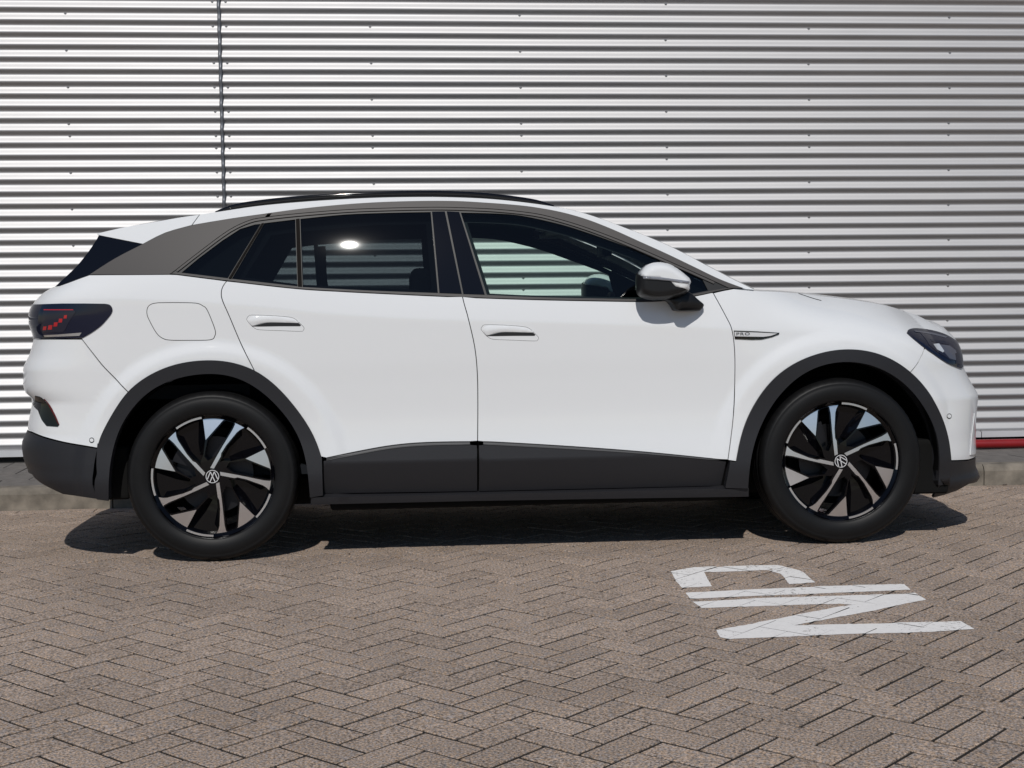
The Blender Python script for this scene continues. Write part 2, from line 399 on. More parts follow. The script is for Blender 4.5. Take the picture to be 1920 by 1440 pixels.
# ------------------------------------------------------------------ kerb, pavement
KTOP = 0.078
def pvz(x, y): return KTOP - .0088 * (x + 1.66) * max(0, min(1.1, (y - 1.18) / 1.12)) if x > -1.66 else KTOP
kerb = tag(mesh_obj('kerb', [(-9, KERB_Y + .03, -.08), (12, KERB_Y + .03, -.08), (12, KERB_Y + .10, -.08), (-9, KERB_Y + .10, -.08), (-9, KERB_Y + .03, KTOP - .02), (12, KERB_Y + .03, KTOP - .02), (12, KERB_Y + .10, KTOP - .02), (-9, KERB_Y + .10, KTOP - .02)],
        [(0, 1, 5, 4), (1, 2, 6, 5), (2, 3, 7, 6), (3, 0, 4, 7), (4, 5, 6, 7)], 'kerb_concrete', smooth=False), 'mortar core of the weathered concrete kerb along the wall', None, None, 'structure')
JX = on_plane(1845, 890, 1, KERB_Y)[0]
prof = [(0, -.09), (0, KTOP - .035), (.012, KTOP - .012), (.030, KTOP), (.118, KTOP + .001), (.125, KTOP - .004), (.125, -.09)]
def kerb_stone(L):
    V = []; F = []; n = len(prof); N = 9
    for i in range(N):
        xx = L * i / (N - 1)
        for (y, z) in prof: V.append((xx, y + .0015 * noise.noise((xx * 9, y * 30, z * 30)), z + .0015 * noise.noise((xx * 7, z * 20, 5))))
    for i in range(N - 1):
        for k in range(n - 1): F.append((i * n + k, (i + 1) * n + k, (i + 1) * n + k + 1, i * n + k + 1))
    F.append(tuple(range(n - 1, -1, -1))); F.append(tuple((N - 1) * n + k for k in range(n)))
    me = bpy.data.meshes.new('kerb_stone'); me.from_pydata(V, [], F); me.update(); me.materials.append(MATS['kerb_concrete']); return me
kme = kerb_stone(.994)
for i in range(-9, 8):
    o = bpy.data.objects.new('kerb_stone', kme); COL.objects.link(o); o.parent = kerb; o.location = (JX + i * 1.0 + .003, KERB_Y + random.gauss(0, .0015), random.gauss(0, .0012))
WALL_Y = 2.33
PX = [-9, -1.66, 0, 1, 2, 3, 4, 5, 6, 7]; V = []; F = []
for X_ in PX: V += [(X_, KERB_Y + .125, pvz(X_, KERB_Y + .125) - .014), (X_, WALL_Y + .3, pvz(X_, WALL_Y + .3) - .014)]
for i in range(len(PX) - 1): F.append((2 * i, 2 * i + 2, 2 * i + 3, 2 * i + 1))
pave = tag(mesh_obj('pavement', V, F, 'joint_sand'), 'narrow raised strip of grey concrete slabs between kerb and wall', None, None, 'structure')
bm = bmesh.new(); add_box(bm, 0, .294, 0, .294, -.05, 0, .004); sl = bpy.data.meshes.new('slab'); bm.to_mesh(sl); bm.free(); sl.materials.append(MATS['slab_concrete'])
for i in range(-12, 22):
    for j in range(4):
        o = bpy.data.objects.new('slab', sl); COL.objects.link(o); o.parent = pave
        sx_, sy_ = .3 * i + (.15 if j % 2 else 0), KERB_Y + .128 + .3 * j; sl_ = (pvz(sx_, sy_ + .3) - pvz(sx_, sy_)) / .3
        o.location = (sx_, sy_, pvz(sx_, sy_) - .002 + random.gauss(0, .0008)); o.rotation_euler = (math.atan(sl_) + random.gauss(0, .003), random.gauss(0, .003), random.gauss(0, .003))

# ================================================================== CORRUGATED WALL
def wall_material():
    m = bpy.data.materials.new('corrugated_metal'); m.use_nodes = True; t = m.node_tree; b = t.nodes['Principled BSDF']
    tc = t.nodes.new('ShaderNodeTexCoord'); mp = t.nodes.new('ShaderNodeMapping'); mp.inputs['Scale'].default_value = (1.2, 1, 6); t.links.new(tc.outputs['Object'], mp.inputs[0])
    n = t.nodes.new('ShaderNodeTexNoise'); n.inputs['Scale'].default_value = 2.2; n.inputs['Detail'].default_value = 6; t.links.new(mp.outputs[0], n.inputs['Vector'])
    r = t.nodes.new('ShaderNodeMapRange'); r.inputs[1].default_value = .3; r.inputs[2].default_value = .7; r.inputs[3].default_value = .445; r.inputs[4].default_value = .475; t.links.new(n.outputs[0], r.inputs[0])
    cc = t.nodes.new('ShaderNodeCombineColor')
    for k, f in enumerate((1.0, .99, 1.0)):
        mm = t.nodes.new('ShaderNodeMath'); mm.operation = 'MULTIPLY'; mm.inputs[1].default_value = f; t.links.new(r.outputs[0], mm.inputs[0]); t.links.new(mm.outputs[0], cc.inputs[k])
    t.links.new(cc.outputs[0], b.inputs['Base Color']); b.inputs['Metallic'].default_value = .92
    r2 = t.nodes.new('ShaderNodeMapRange'); r2.inputs[1].default_value = .3; r2.inputs[2].default_value = .7; r2.inputs[3].default_value = .55; r2.inputs[4].default_value = .59; t.links.new(n.outputs[0], r2.inputs[0])
    t.links.new(r2.outputs[0], b.inputs['Roughness']); MATS['corrugated_metal'] = m
wall_material()
PITCH_C = .0765; AMP = .0094; TILT = .0062
WZD = on_plane(960, 90.7, 1, WALL_Y)[2] + TILT * (on_plane(960, 90.7, 1, WALL_Y)[0] - 1.4)    # a dark (down-facing) flank
WBOT = .128
wall = tag(empty('corrugated_wall', (1.4, WALL_Y, KTOP)), 'tall silver corrugated metal wall with horizontal ribs behind the car', 'wall')
def wl(x, z): return (x - 1.4, z - KTOP - TILT * (x - 1.4))     # wall-local x,z (ribs fall slightly to the right)
SEAM_X = on_plane(416.5, 235, 1, WALL_Y)[0]
zs = list(np.arange(WBOT, 4.6, PITCH_C / 14))
def off(z):
    t_ = 2 * math.pi * (z - WZD) / PITCH_C; return AMP * math.sin(t_ + .27 * math.sin(t_))
def wall_sheet(x0, x1, seed):
    nx = max(2, int((x1 - x0) / .16)); V = []; F = []
    for z in zs:
        for i in range(nx + 1):
            xx = x0 + (x1 - x0) * i / nx; lx, lz = wl(xx, z)
            wob = .0010 * noise.noise((xx * .55, z * 5, seed)) + .0004 * noise.noise((xx * 2.2, z * 12, seed + 3))
            dz = .0012 * noise.noise((xx * .8, z * 3, seed + 7))
            V.append((lx, -off(z) + wob, lz + dz))
    for r in range(len(zs) - 1):
        for i in range(nx): F.append((r * (nx + 1) + i, r * (nx + 1) + i + 1, (r + 1) * (nx + 1) + i + 1, (r + 1) * (nx + 1) + i))
    return mesh_obj('cladding_sheet', V, F, 'corrugated_metal', wall)
wall_sheet(-7.5, SEAM_X - .004, 1.0); wall_sheet(SEAM_X + .004, 11.0, 5.0)
V = []; F = []                                      # joint strip over the seam
for z in np.arange(WBOT, 4.6, .019):
    o_ = -off(z) * .55 - .011
    for dx, dy in ((-.012, .014), (-.011, 0), (-.004, -.004), (.004, -.004), (.011, 0), (.012, .014)):
        lx, lz = wl(SEAM_X + dx + .0012 * math.sin(z * 40), z); V.append((lx, o_ + dy, lz))
n = len(V) // 6
for i in range(n - 1):
    for k in range(5): F.append((i * 6 + k, i * 6 + k + 1, (i + 1) * 6 + k + 1, (i + 1) * 6 + k))
mesh_obj('joint_strip', V, F, 'seam_strip', wall)
bm = bmesh.new(); bmesh.ops.create_cone(bm, cap_ends=True, segments=6, radius1=.0065, radius2=.0055, depth=.006, matrix=Matrix.Translation((0, -.003, 0)) @ Matrix.Rotation(rad(90), 4, 'X'))
bmesh.ops.create_cone(bm, cap_ends=True, segments=10, radius1=.0088, radius2=.0088, depth=.002, matrix=Matrix.Rotation(rad(90), 4, 'X'))
smesh = bpy.data.meshes.new('screw'); bm.to_mesh(smesh); bm.free(); smesh.materials.append(MATS['screw'])
def screw(x, k):
    z = WZD - PITCH_C * (k + .24); 
    if z < WBOT + .03: return
    lx, lz = wl(x, z); o = bpy.data.objects.new('screw', smesh); COL.objects.link(o); o.parent = wall; o.location = (lx, -off(z) - .001, lz)
base_pat = [-13, -10, -7, -6, -3, 0, 3, 6, 7, 10, 13, 16, 19, 20, 23, 26, 29, 32]
for px, s in ((129, 0), (698, 1), (977, 0), (1250, 2), (1517, 1), (1780, 0)):
    X = on_plane(px, 235, 1, WALL_Y)[0]
    for k in base_pat: screw(X + random.gauss(0, .002), k + s)
for k in (-9, -7, -5, -4, -2, 1, 3, 5, 7, 8, 10, 12, 14, 16, 18, 20, 21, 23, 25, 27, 29, 31, 33):
    screw(SEAM_X - .042, k); screw(SEAM_X + .042, k)
JF = on_plane(1838, 814, 1, WALL_Y)[0]
for (a, b, kk) in ((-7.5, JF - 4.003, 0), (JF - 3.997, JF - .003, 1), (JF + .003, 11, 2)):      # flashing lengths under the sheets
    bm = bmesh.new(); lx0 = a - 1.4; lx1 = b - 1.4
    add_box(bm, lx0, lx1, -.022, .004, .031, .069)
    for v in bm.verts: v.co.z += -.003 * v.co.x
    bm_obj('base_flashing', bm, 'flashing', wall)
bm = bmesh.new(); add_box(bm, -8.9, 9.6, .014, .25, -.2, 4.45); bm_obj('wall_core', bm, 'plinth_dark', wall)

# red pipe at the foot of the wall
PY = WALL_Y - .085
p1 = on_plane(1885, 831.5, 1, PY); V = []; F = []
px0 = 2.35
zz = p1[2]; slp = -.004
pts = [(px0, PY, zz - slp * (p1[0] - px0)), (px0 + .05, PY, zz - slp * (p1[0] - px0 - .05)), (p1[0], PY, zz), (8.5, PY, zz + slp * (8.5 - p1[0]))]
pipe = tag(empty('red_pipe', (px0, PY, KTOP)), 'red painted steel pipe along the foot of the corrugated wall', 'pipe')
tube(V, F, [(p[0] - px0, 0, p[2] - KTOP) for p in pts], .030, 20)
mesh_obj('tube', V, F, 'red_paint', pipe)
for bx in (.25, 2.0, 3.9, 5.6):
    bm = bmesh.new(); add_box(bm, bx - .02, bx + .02, -.02, .10, pvz(px0 + bx, PY) - KTOP - .004, zz - KTOP - .018); bm_obj('bracket', bm, 'plinth_dark', pipe)
# a few dry leaves by the kerb
def leaf(px, py, rot, size, label):
    g = ground_hit(px, py); V = [(-.5, 0, .05), (-.2, .22, .18), (.2, .2, .1), (.5, 0, .25), (.2, -.2, .04), (-.2, -.22, .1), (0, 0, .02)]
    F = [(0, 6, 1), (1, 6, 2), (2, 6, 3), (3, 6, 4), (4, 6, 5), (5, 6, 0)]
    o = mesh_obj('dead_leaf', [(v[0] * size, v[1] * size, v[2] * size * .6) for v in V], F, 'leaf'); o.location = (g[0], g[1], g[2] + .002); o.rotation_euler = (0, 0, rot)
    tag(o, label, 'leaf')
leaf(1884, 910, .4, .035, 'small dry brown leaf lying at the foot of the kerb near the front bumper')
leaf(655, 1040, 1.4, .02, 'tiny dark leaf scrap on the paving behind the rear wheel shadow')

# ================================================================== CAR
TILT_CAR = -0.021
ROOT = Matrix.Translation((0, -.80, zg(-.80))) @ Matrix.Rotation(TILT_CAR, 4, 'X') @ Matrix.Translation((0, .80, 0))
car = empty('car'); car.matrix_world = ROOT
tag(car, 'white electric crossover with dark grey cladding and black roof rails parked along the kerb', 'car')
RM = np.array(ROOT.to_3x3()); RT = np.array(ROOT.translation); RI = RM.T
def cproj(P): return proj(np.asarray(P) @ RM.T + RT)
CL0 = RI @ (C0 - RT)                                   # camera in car space
def cray(px, py): return RI @ ray(px, py)
def cplane(px, py, y):
    d = cray(px, py); t = (y - CL0[1]) / d[1]; return CL0 + t * d      # on the plane y of car space
XW = (0.0, 2.771); ZW = .362
# ---- plan curves of the rounded ends (normalised)
def plan(cp):
    P = np.array(smooth_line(cp, 12)); s = np.concatenate([[0], np.cumsum(np.hypot(*np.diff(P, axis=0).T))])
    return s[-1], s / s[-1], P[:, 0], P[:, 1]
PF = plan([(0, 1), (.2, .994), (.4, .97), (.58, .92), (.73, .84), (.85, .73), (.93, .58), (.98, .36), (1, 0)])
PR = plan([(0, 1), (.25, .992), (.48, .965), (.66, .915), (.79, .84), (.89, .73), (.955, .57), (.99, .34), (1, 0)])
XSF, XSR = 2.60, -0.33
LF, LR = PF[0] * 1.0, PR[0] * .80
UF, UR = XSF + LF, XSR - LR
_cp = [(40, 566), (130, 560), (210, 560), (340, 564), (480, 573), (613, 587), (780, 597), (1000, 603), (1200, 609), (1370, 616), (1500, 624), (1600, 634), (1700, 652), (1780, 684)]
_cz = [cplane(a, b, -.88) for a, b in _cp]
crease = pchip([p[0] for p in _cz], [p[2] for p in _cz])
low = pchip([0.10, .20, .26, .36, .42, .47, .53, .62, .75, .86, 1.2], [.868, .884, .900, .914, .9095, .904, .898, .8945, .8985, .9045, .912])
def sstep(a, b, x):
    t = np.clip((x - a) / (b - a), 0, 1); return t * t * (3 - 2 * t)
def W0(x, z):
    x = np.asarray(x, float); z = np.asarray(z, float)
    c = crease(x); e = .5 * ((z - c) + np.sqrt((z - c) ** 2 + .0055 ** 2)) - .0009
    K = 0.5 + 7.0 * sstep(2.3, 2.8, x) + 1.6 * sstep(0.0, -.7, x)
    soft = 1 - .75 * sstep(2.2, 2.6, x)
    wv = low(np.minimum(z, c)) - (.175 * soft) * e - K * e * e
    for xw in XW:
        r = np.hypot(x - xw, z - ZW); wv = wv + .018 * sstep(.602, .538, r) * (z > .25)
    wv = wv - .030 * sstep(2.1, 2.9, x) * sstep(.75, 1.0, z)
    return wv
def S0(u, z, xf, xr):
    u = np.asarray(u, float); z = np.asarray(z, float) + 0 * u
    s = np.clip((u - XSF) / LF, 0, 1); tx = np.interp(s, PF[1], PF[2]); tw = np.interp(s, PF[1], PF[3])
    s2 = np.clip((XSR - u) / LR, 0, 1); tx2 = np.interp(s2, PR[1], PR[2]); tw2 = np.interp(s2, PR[1], PR[3])
    x = np.where(u > XSF, XSF + (xf - XSF) * tx, np.where(u < XSR, XSR + (xr - XSR) * tx2, u))
    wv = W0(np.clip(x, -.75, 3.3), z) * np.where(u > XSF, tw, np.where(u < XSR, tw2, 1.0))
    return x, wv, z
def fit_ends(sil, front):
    zs_, xs_ = [], []
    us = np.linspace(XSF, UF, 200) if front else np.linspace(XSR, UR, 200)
    for px, py in sil:
        z = cplane(px, py, -.45)[2]; lo, hi = (3.0, 4.2) if front else (-1.6, -.5)
        for _ in range(40):
            mid = (lo + hi) / 2; x, wv, zz = S0(us, z, mid if front else 3.6, -.95 if front else mid)
            q = cproj(np.stack([x, -wv, zz], 1))[0]
            if front: lo, hi = (mid, hi) if q.max() < px else (lo, mid)
            else: lo, hi = (lo, mid) if q.min() > px else (mid, hi)
            if not front: pass
        zs_.append(z); xs_.append((lo + hi) / 2)
    o = np.argsort(zs_); return np.array(zs_)[o], np.array(xs_)[o]
FZ, FXX = fit_ends([(1740, 937), (1793, 920), (1833, 897), (1838, 889), (1829, 878), (1827, 862), (1829, 843), (1828, 813), (1831, 773), (1835, 738), (1823, 720), (1812, 700), (1807, 688), (1804, 665), (1795, 640), (1780, 623), (1747, 602), (1713, 586)], True)
RZ, RXX = fit_ends([(108, 535), (98, 541), (83, 548), (63, 568), (55, 587), (55, 607), (64, 630), (62, 642), (55, 665), (43, 686), (43, 720), (48, 736), (62, 743), (59, 760), (52, 795), (53, 807), (44, 819), (42, 832), (46, 857), (53, 870), (55, 885), (85, 909), (120, 926), (183, 936)], False)
def smooth_z(Z, X, sg=.009):
    g = np.arange(Z[0] - .1, Z[-1] + .1, .002); y = np.interp(g, Z, X); k = np.exp(-.5 * (np.arange(-20, 21) * .002 / sg) ** 2); k /= k.sum()
    return g, np.convolve(np.pad(y, 20, mode='edge'), k, 'valid')
FZ, FXX = smooth_z(FZ, FXX); RZ, RXX = smooth_z(RZ, RXX)
def xf(z): return np.interp(z, FZ, FXX)
def xr(z): return np.interp(z, RZ, RXX)
def SB(u, z):
    x, wv, zz = S0(u, z, xf(z), xr(z)); return np.stack([x, -wv, zz], -1)
# ---- greenhouse
wbelt = pchip([-1.2, -.8, -.45, 0, .5, 1.2, 1.8, 2.2, 2.6, 3.0], [.56, .66, .755, .812, .840, .860, .848, .815, .765, .70])
_wk = np.polyfit([-1.2, -.8, -.45, 0, .5, 1.2, 1.8, 2.2, 2.6, 3.0], [.56, .66, .748, .808, .842, .860, .848, .815, .765, .70], 5)
def wbelt(u): return np.polyval(_wk, u)
GT = [0.257, 0.06]
def SG(u, z):
    u = np.asarray(u, float); z = np.asarray(z, float) + 0 * u; h = z - 1.06
    return np.stack([u, -(wbelt(u) - GT[0] * h - GT[1] * h * h * np.sign(h) * 3), z], -1)
# ---- pixel -> surface parameters
UGRID = np.linspace(UR, UF, 900)
def hitB(px, py):
    z = cplane(px, py, -.88)[2]
    for _ in range(7):
        P = SB(UGRID, z); q = cproj(P)[0]; i0 = int(np.argmin(q)); i1 = int(np.argmax(q))
        u = np.interp(np.clip(px, q[i0], q[i1]), q[i0:i1 + 1], UGRID[i0:i1 + 1])
        p = SB(u, z); d = cray(px, py); t = (p[1] - CL0[1]) / d[1]; z = (CL0 + t * d)[2]
    return (float(u), float(z))
def hitG(px, py):
    y = -.8
    for _ in range(25):
        p = cplane(px, py, y); y = float(SG(p[0], p[2])[1])
    return (float(p[0]), float(p[2]))

# ---- panel builder
def inside(poly, X, Y):
    c = np.zeros(X.shape, bool); n = len(poly); j = n - 1
    for i in range(n):
        xi, yi = poly[i]; xj, yj = poly[j]
        if yi != yj:
            c ^= ((yi > Y) != (yj > Y)) & (X < (xj - xi) * (Y - yi) / (yj - yi) + xi)
        j = i
    return c
def dist_poly(poly, X, Y):
    D = np.full(X.shape, 9e9); n = len(poly)
    for i in range(n):
        ax, ay = poly[i - 1]; bx, by = poly[i]; L = (bx - ax) ** 2 + (by - ay) ** 2 + 1e-12
        t = np.clip(((X - ax) * (bx - ax) + (Y - ay) * (by - ay)) / L, 0, 1)
        D = np.minimum(D, np.hypot(X - ax - t * (bx - ax), Y - ay - t * (by - ay)))
    return D
def dedupe(p):
    out = []
    for q in p:
        if not out or math.hypot(q[0] - out[-1][0], q[1] - out[-1][1]) > 2e-4: out.append(q)
    if math.hypot(out[0][0] - out[-1][0], out[0][1] - out[-1][1]) < 2e-4: out.pop()
    return out
def densify(poly, step):
    out = []
    for i in range(len(poly)):
        a, b = poly[i - 1], poly[i]; n = max(1, int(math.hypot(b[0] - a[0], b[1] - a[1]) / step))
        out += [(a[0] + (b[0] - a[0]) * k / n, a[1] + (b[1] - a[1]) * k / n) for k in range(n)]
    return out
def panel_mesh(name, poly, surf, off=0.0, m='paint', gap=.0019, skirt=.012, step=.024, holes=(), extra=True, bulge=0.0):
    """poly in surface parameters -> a curved skin with turned-in edges"""
    poly = densify(dedupe(inset(dedupe(poly), gap)), step * 1.2)
    holes = [densify(dedupe(h), step * 1.2) for h in holes]
    loops = [poly] + list(holes); pts = []; edges = []
    for lp in loops:
        b = len(pts); pts += lp; edges += [(b + i, b + (i + 1) % len(lp)) for i in range(len(lp))]
    A = np.array(poly); x0, y0 = A.min(0); x1, y1 = A.max(0)
    gx, gy = np.meshgrid(np.arange(x0 + step * .37, x1, step), np.arange(y0 + step * .41, y1, step)); gx = gx.ravel(); gy = gy.ravel()
    n_reg = len(gx)
    if extra and surf is SB:
        us = np.arange(x0, x1, .02)
        for d in (-.024, -.014, -.007, -.0025, .0025, .007, .014, .024): gx = np.concatenate([gx, us]); gy = np.concatenate([gy, crease(np.clip(us, -.8, 3.4)) + d])
        for xw in XW:
            for r in (.612, .598, .584, .570, .556, .542):
                th = np.radians(np.arange(-20, 201, 2.0)); gx = np.concatenate([gx, xw + r * np.cos(th)]); gy = np.concatenate([gy, ZW + r * np.sin(th)])
    if extra and surf is SB:
        ng = len(gx); core = np.ones(ng, bool)
        for xw in XW: rr_ = np.hypot(gx - xw, gy - ZW); core &= ~((np.arange(ng) < n_reg) & (rr_ > .53) & (rr_ < .622))
        core &= ~((np.arange(ng) < n_reg) & (np.abs(gy - crease(np.clip(gx, -.8, 3.4))) < .024))
        gx = gx[core]; gy = gy[core]
    ok = inside(poly, gx, gy) & (dist_poly(poly, gx, gy) > step * .35)
    for h in holes: ok &= ~inside(h, gx, gy) & (dist_poly(h, gx, gy) > step * .35)
    free = list(zip(gx[ok], gy[ok]))
    r = geometry.delaunay_2d_cdt([Vector(p) for p in pts + free], edges, [], 0, 1e-5)
    vv = np.array([(v.x, v.y) for v in r[0]]); tris = [f for f in r[2]]
    cen = np.array([vv[list(f)].mean(0) for f in tris]); ok = inside(poly, cen[:, 0], cen[:, 1])
    for h in holes: ok &= ~inside(h, cen[:, 0], cen[:, 1])
    tris = [tuple(f) for f, k in zip(tris, ok) if k]
    used = sorted({i for f in tris for i in f}); mp = {o: n for n, o in enumerate(used)}; vv = vv[used]; tris = [tuple(mp[i] for i in f) for f in tris]
    e = .003
    def P_(u, z): return surf(u, z)
    P = P_(vv[:, 0], vv[:, 1]); du = P_(vv[:, 0] + e, vv[:, 1]) - P_(vv[:, 0] - e, vv[:, 1]); dz = P_(vv[:, 0], vv[:, 1] + e) - P_(vv[:, 0], vv[:, 1] - e)
    N = np.cross(du, dz); N /= np.linalg.norm(N, axis=1)[:, None] + 1e-12; N[N[:, 1] > .2] *= 1
    b_ = 0
    if bulge: b_ = (bulge * np.sqrt(np.clip(dist_poly(poly, vv[:, 0], vv[:, 1]) / .03, 0, 1)))[:, None]
    Q = P + N * (off + b_)
    # orient triangles outward (along N)
    F = []
    for f in tris:
        a, b, c = Q[f[0]], Q[f[1]], Q[f[2]]
        F.append(f if np.dot(np.cross(b - a, c - a), N[f[0]]) > 0 else (f[0], f[2], f[1]))
    # boundary skirt
    V = [tuple(q) for q in Q]; NN = [tuple(n) for n in N]
    if skirt > 0:
        cnt = {}
        for f in F:
            for i in range(3):
                k = (f[i], f[(i + 1) % 3]); cnt[k] = cnt.get(k, 0) + 1
        bd = [k for k in cnt if (k[1], k[0]) not in cnt]
        for (i, j) in bd:
            t = Q[j] - Q[i]; on = np.cross(t, N[i]); on /= np.linalg.norm(on) + 1e-12; b0 = len(V)
            for q in (Q[i], Q[j], Q[j] - N[j] * skirt, Q[i] - N[i] * skirt): V.append(tuple(q)); NN.append(tuple(on))
            F.append((b0 + 1, b0, b0 + 3, b0 + 2))
    me = bpy.data.meshes.new(name); me.from_pydata(V, [], F); me.update()
    me.polygons.foreach_set('use_smooth', [True] * len(me.polygons))
    if not bulge: me.normals_split_custom_set_from_vertices(NN)
    me.materials.append(MATS[m]); return me
def place(name, me, parent, both=True):
    o = link_obj(name, me, None, parent); o2 = None
    if both:
        o2 = bpy.data.objects.new(name, me); COL.objects.link(o2); o2.parent = parent; o2.scale = (1, -1, 1)
    return o, o2
def PB(pts, n=0): return [hitB(*p) for p in (smooth_line(pts, n) if n else pts)]
def PG(pts, n=0): return [hitG(*p) for p in (smooth_line(pts, n) if n else pts)]

# ---- traced lines (photograph pixels)
archR_out = [(183, 935), (183, 840), (190, 815), (207, 783), (238, 732), (283, 700), (333, 680), (390, 674), (433, 678), (477, 692), (520, 723), (560, 770), (590, 816), (604, 859)]
archR_in = [(205, 938), (205, 880), (220, 812), (247, 767), (283, 730), (335, 707), (390, 700), (433, 704), (477, 723), (520, 760), (556, 808), (575, 862), (581, 932)]
archF_out = [(1379, 866), (1390, 807), (1413, 757), (1447, 710), (1493, 677), (1547, 658), (1597, 654), (1647, 662), (1697, 688), (1737, 730), (1763, 777), (1777, 823), (1781, 863)]
archF_in = [(1402, 915), (1406, 863), (1420, 810), (1447, 757), (1487, 712), (1533, 686), (1587, 677), (1640, 686), (1690, 714), (1727, 757), (1750, 802), (1760, 850), (1756, 909)]
clad_top = [(605, 860), (669, 846.6), (735, 835), (800, 829.5), (895, 828), (954, 830), (1085, 838), (1216, 848), (1365, 863)]
seamB = [(867, 556), (871, 572), (878, 597), (890, 650), (895, 700), (896, 760), (895.5, 827)]
seamR = [(425, 527), (418, 537), (415, 548), (417, 563), (430, 593), (453, 647), (479, 699)]
seamF = [(1337, 549), (1350, 572.5), (1362, 595), (1372, 617), (1377, 652), (1378, 700), (1375, 780), (1365, 862)]
sill_bot = [(320, 513.5), (427, 527), (557, 541.5), (640, 546.7), (693, 549.5), (867, 557.5), (1000, 562), (1120, 564.5), (1212, 565.5), (1262, 562), (1307, 554.5), (1340, 547.5), (1375, 540.5)]
sill_top = [(329, 510), (427, 522.5), (557, 537), (693, 545), (823, 549.8), (907, 553), (1000, 557), (1107, 559.3), (1200, 560.5), (1262, 557.5), (1300, 551), (1330, 545), (1358, 540)]
frame_up = [(320, 513), (330, 506), (383, 465), (430, 431), (467, 413.5), (497, 407.5), (560, 400.5), (647, 393.5), (720, 390.5), (807, 388.7), (863, 389.5), (930, 392.5), (1000, 400), (1050, 411.5), (1100, 427), (1150, 445.5), (1200, 466), (1250, 488), (1300, 510), (1340, 528), (1366, 540)]
roof_low = [(503, 400), (570, 391), (647, 383.5), (720, 379), (800, 377), (860, 377.5), (913, 380.5), (960, 384), (1000, 388.5), (1050, 397.5), (1100, 411.5), (1150, 431), (1200, 453.5), (1250, 476), (1300, 500), (1350, 524), (1398, 542)]
roof_top = [(375, 402.3), (407, 397.5), (480, 386.7), (560, 379), (647, 373.3), (720, 370.3), (800, 369.3), (860, 370.3), (913, 372.7), (975, 378.5), (1037, 387), (1075, 394.3), (1115, 406), (1160, 422.5), (1215, 444), (1265, 466), (1320, 495), (1375, 524), (1414, 543)]
cpan_top = [(168, 515), (215, 485), (267, 458), (310, 437), (360, 422.7), (433, 410), (503, 400)]
def between(line, xa, xb):
    """part of a polyline (dense) between two x pixels"""
    L = smooth_line(line, 6); s = [p for p in L if min(xa, xb) <= p[0] <= max(xa, xb)]; return s if xa < xb else s[::-1]
def relax(pts, it=10):
    P = np.array(pts, float)
    for _ in range(it): P[1:-1] = .25 * P[:-2] + .5 * P[1:-1] + .25 * P[2:]
    return [tuple(p) for p in P]
archR_out = relax(smooth_line(archR_out[1:], 3), 4); archR_out = [(183, 935)] + archR_out
archR_in = relax(smooth_line(archR_in, 3), 4); archF_out = relax(smooth_line(archF_out, 3), 4); archF_in = relax(smooth_line(archF_in, 3), 4)
def flt(seg, keep): return [p for p in seg if keep(p)]
def line_y(line, x):
    L = sorted(smooth_line(line, 6)); return float(np.interp(x, [p[0] for p in L], [p[1] for p in L]))

# ---- body panels
sm = smooth_line
def shrink(L, cx, cy, k=.962): return [(cx + (x - cx) * k, cy + (y - cy) * k) for x, y in L]
AR = shrink(sm(archR_out, 2), 394, 893); AF = shrink(sm(archF_out, 2), 1580, 868)
quarter = PB([(168, 515.5), (317, 514.5)] + between(sill_bot, 322, 424) + sm(seamR, 4) + [p for p in AR if 248 <= p[0] <= 470 and p[1] < 760][::-1] + [(244, 738.5), (153, 635)])
zq0, zq1 = hitB(70, 635)[1], hitB(104, 539)[1]
quarter += [(hitB(70, 635)[0], zq0), (UR, zq0), (UR, zq1)] + PB([(112, 536)])
place('rear_quarter_panel', panel_mesh('rear_quarter_panel', quarter, SB), car)
rb = PB([(153, 636), (244, 739.5)] + [p for p in AR if p[0] <= 241 and 742 < p[1] <= 838][::-1] + sm([(183, 840), (160, 836), (120, 829), (82, 819), (60, 810)], 3))
rb += [(UR, hitB(56, 808)[1]), (UR, zq0 - .001), (hitB(70, 636)[0], zq0 - .001)]
place('rear_bumper', panel_mesh('rear_bumper', rb, SB), car)
rbl = PB(sm([(60, 811), (82, 820), (120, 830), (160, 837), (183.5, 841)], 3) + [(183.5, 935.5), (160, 932), (120, 926), (85, 909), (62, 890)])
rbl += [(UR, hitB(58, 884)[1]), (UR, hitB(56, 809)[1])]
place('rear_bumper_cladding', panel_mesh('rear_bumper_cladding', rbl, SB, .004, 'cladding'), car)
rd = PB(between(sill_bot, 428, 865) + sm(seamB, 4) + between(clad_top, 893, 607) + [p for p in AR if p[0] >= 483 and p[1] < 857][::-1] + sm(seamR, 4)[::-1])
rear_door = place('rear_door', panel_mesh('rear_door', rd, SB), car)
fd = PB(between(sill_bot, 869, 1336) + sm(seamF, 4) + between(clad_top, 1364, 897) + sm(seamB, 4)[::-1])
front_door = place('front_door', panel_mesh('front_door', fd, SB), car)
hood_line = [(1375, 541.5), (1413, 545), (1450, 546.3), (1497, 549.8), (1547, 555.5), (1600, 562), (1660, 572.5), (1713, 588.5), (1747, 606), (1768, 622)]
fe = PB([(1339, 549), (1356, 545)] + sm(hood_line, 4) + [(1770, 628), (1745, 640), (1733, 653), (1723, 677), (1703, 703)] + [p for p in AF if p[0] <= 1698][::-1] + [(1379, 865), (1366, 863)] + sm(seamF, 4)[::-1])
place('front_fender', panel_mesh('front_fender', fe, SB, step=.012), car)
ff = PB([(1733, 654), (1723, 678), (1703, 704.5)] + [p for p in AF if p[0] >= 1707] + [(1781, 863.5), (1800, 863), (1815, 862)])
zb0, zb1 = hitB(1822, 861)[1], hitB(1800, 650)[1]
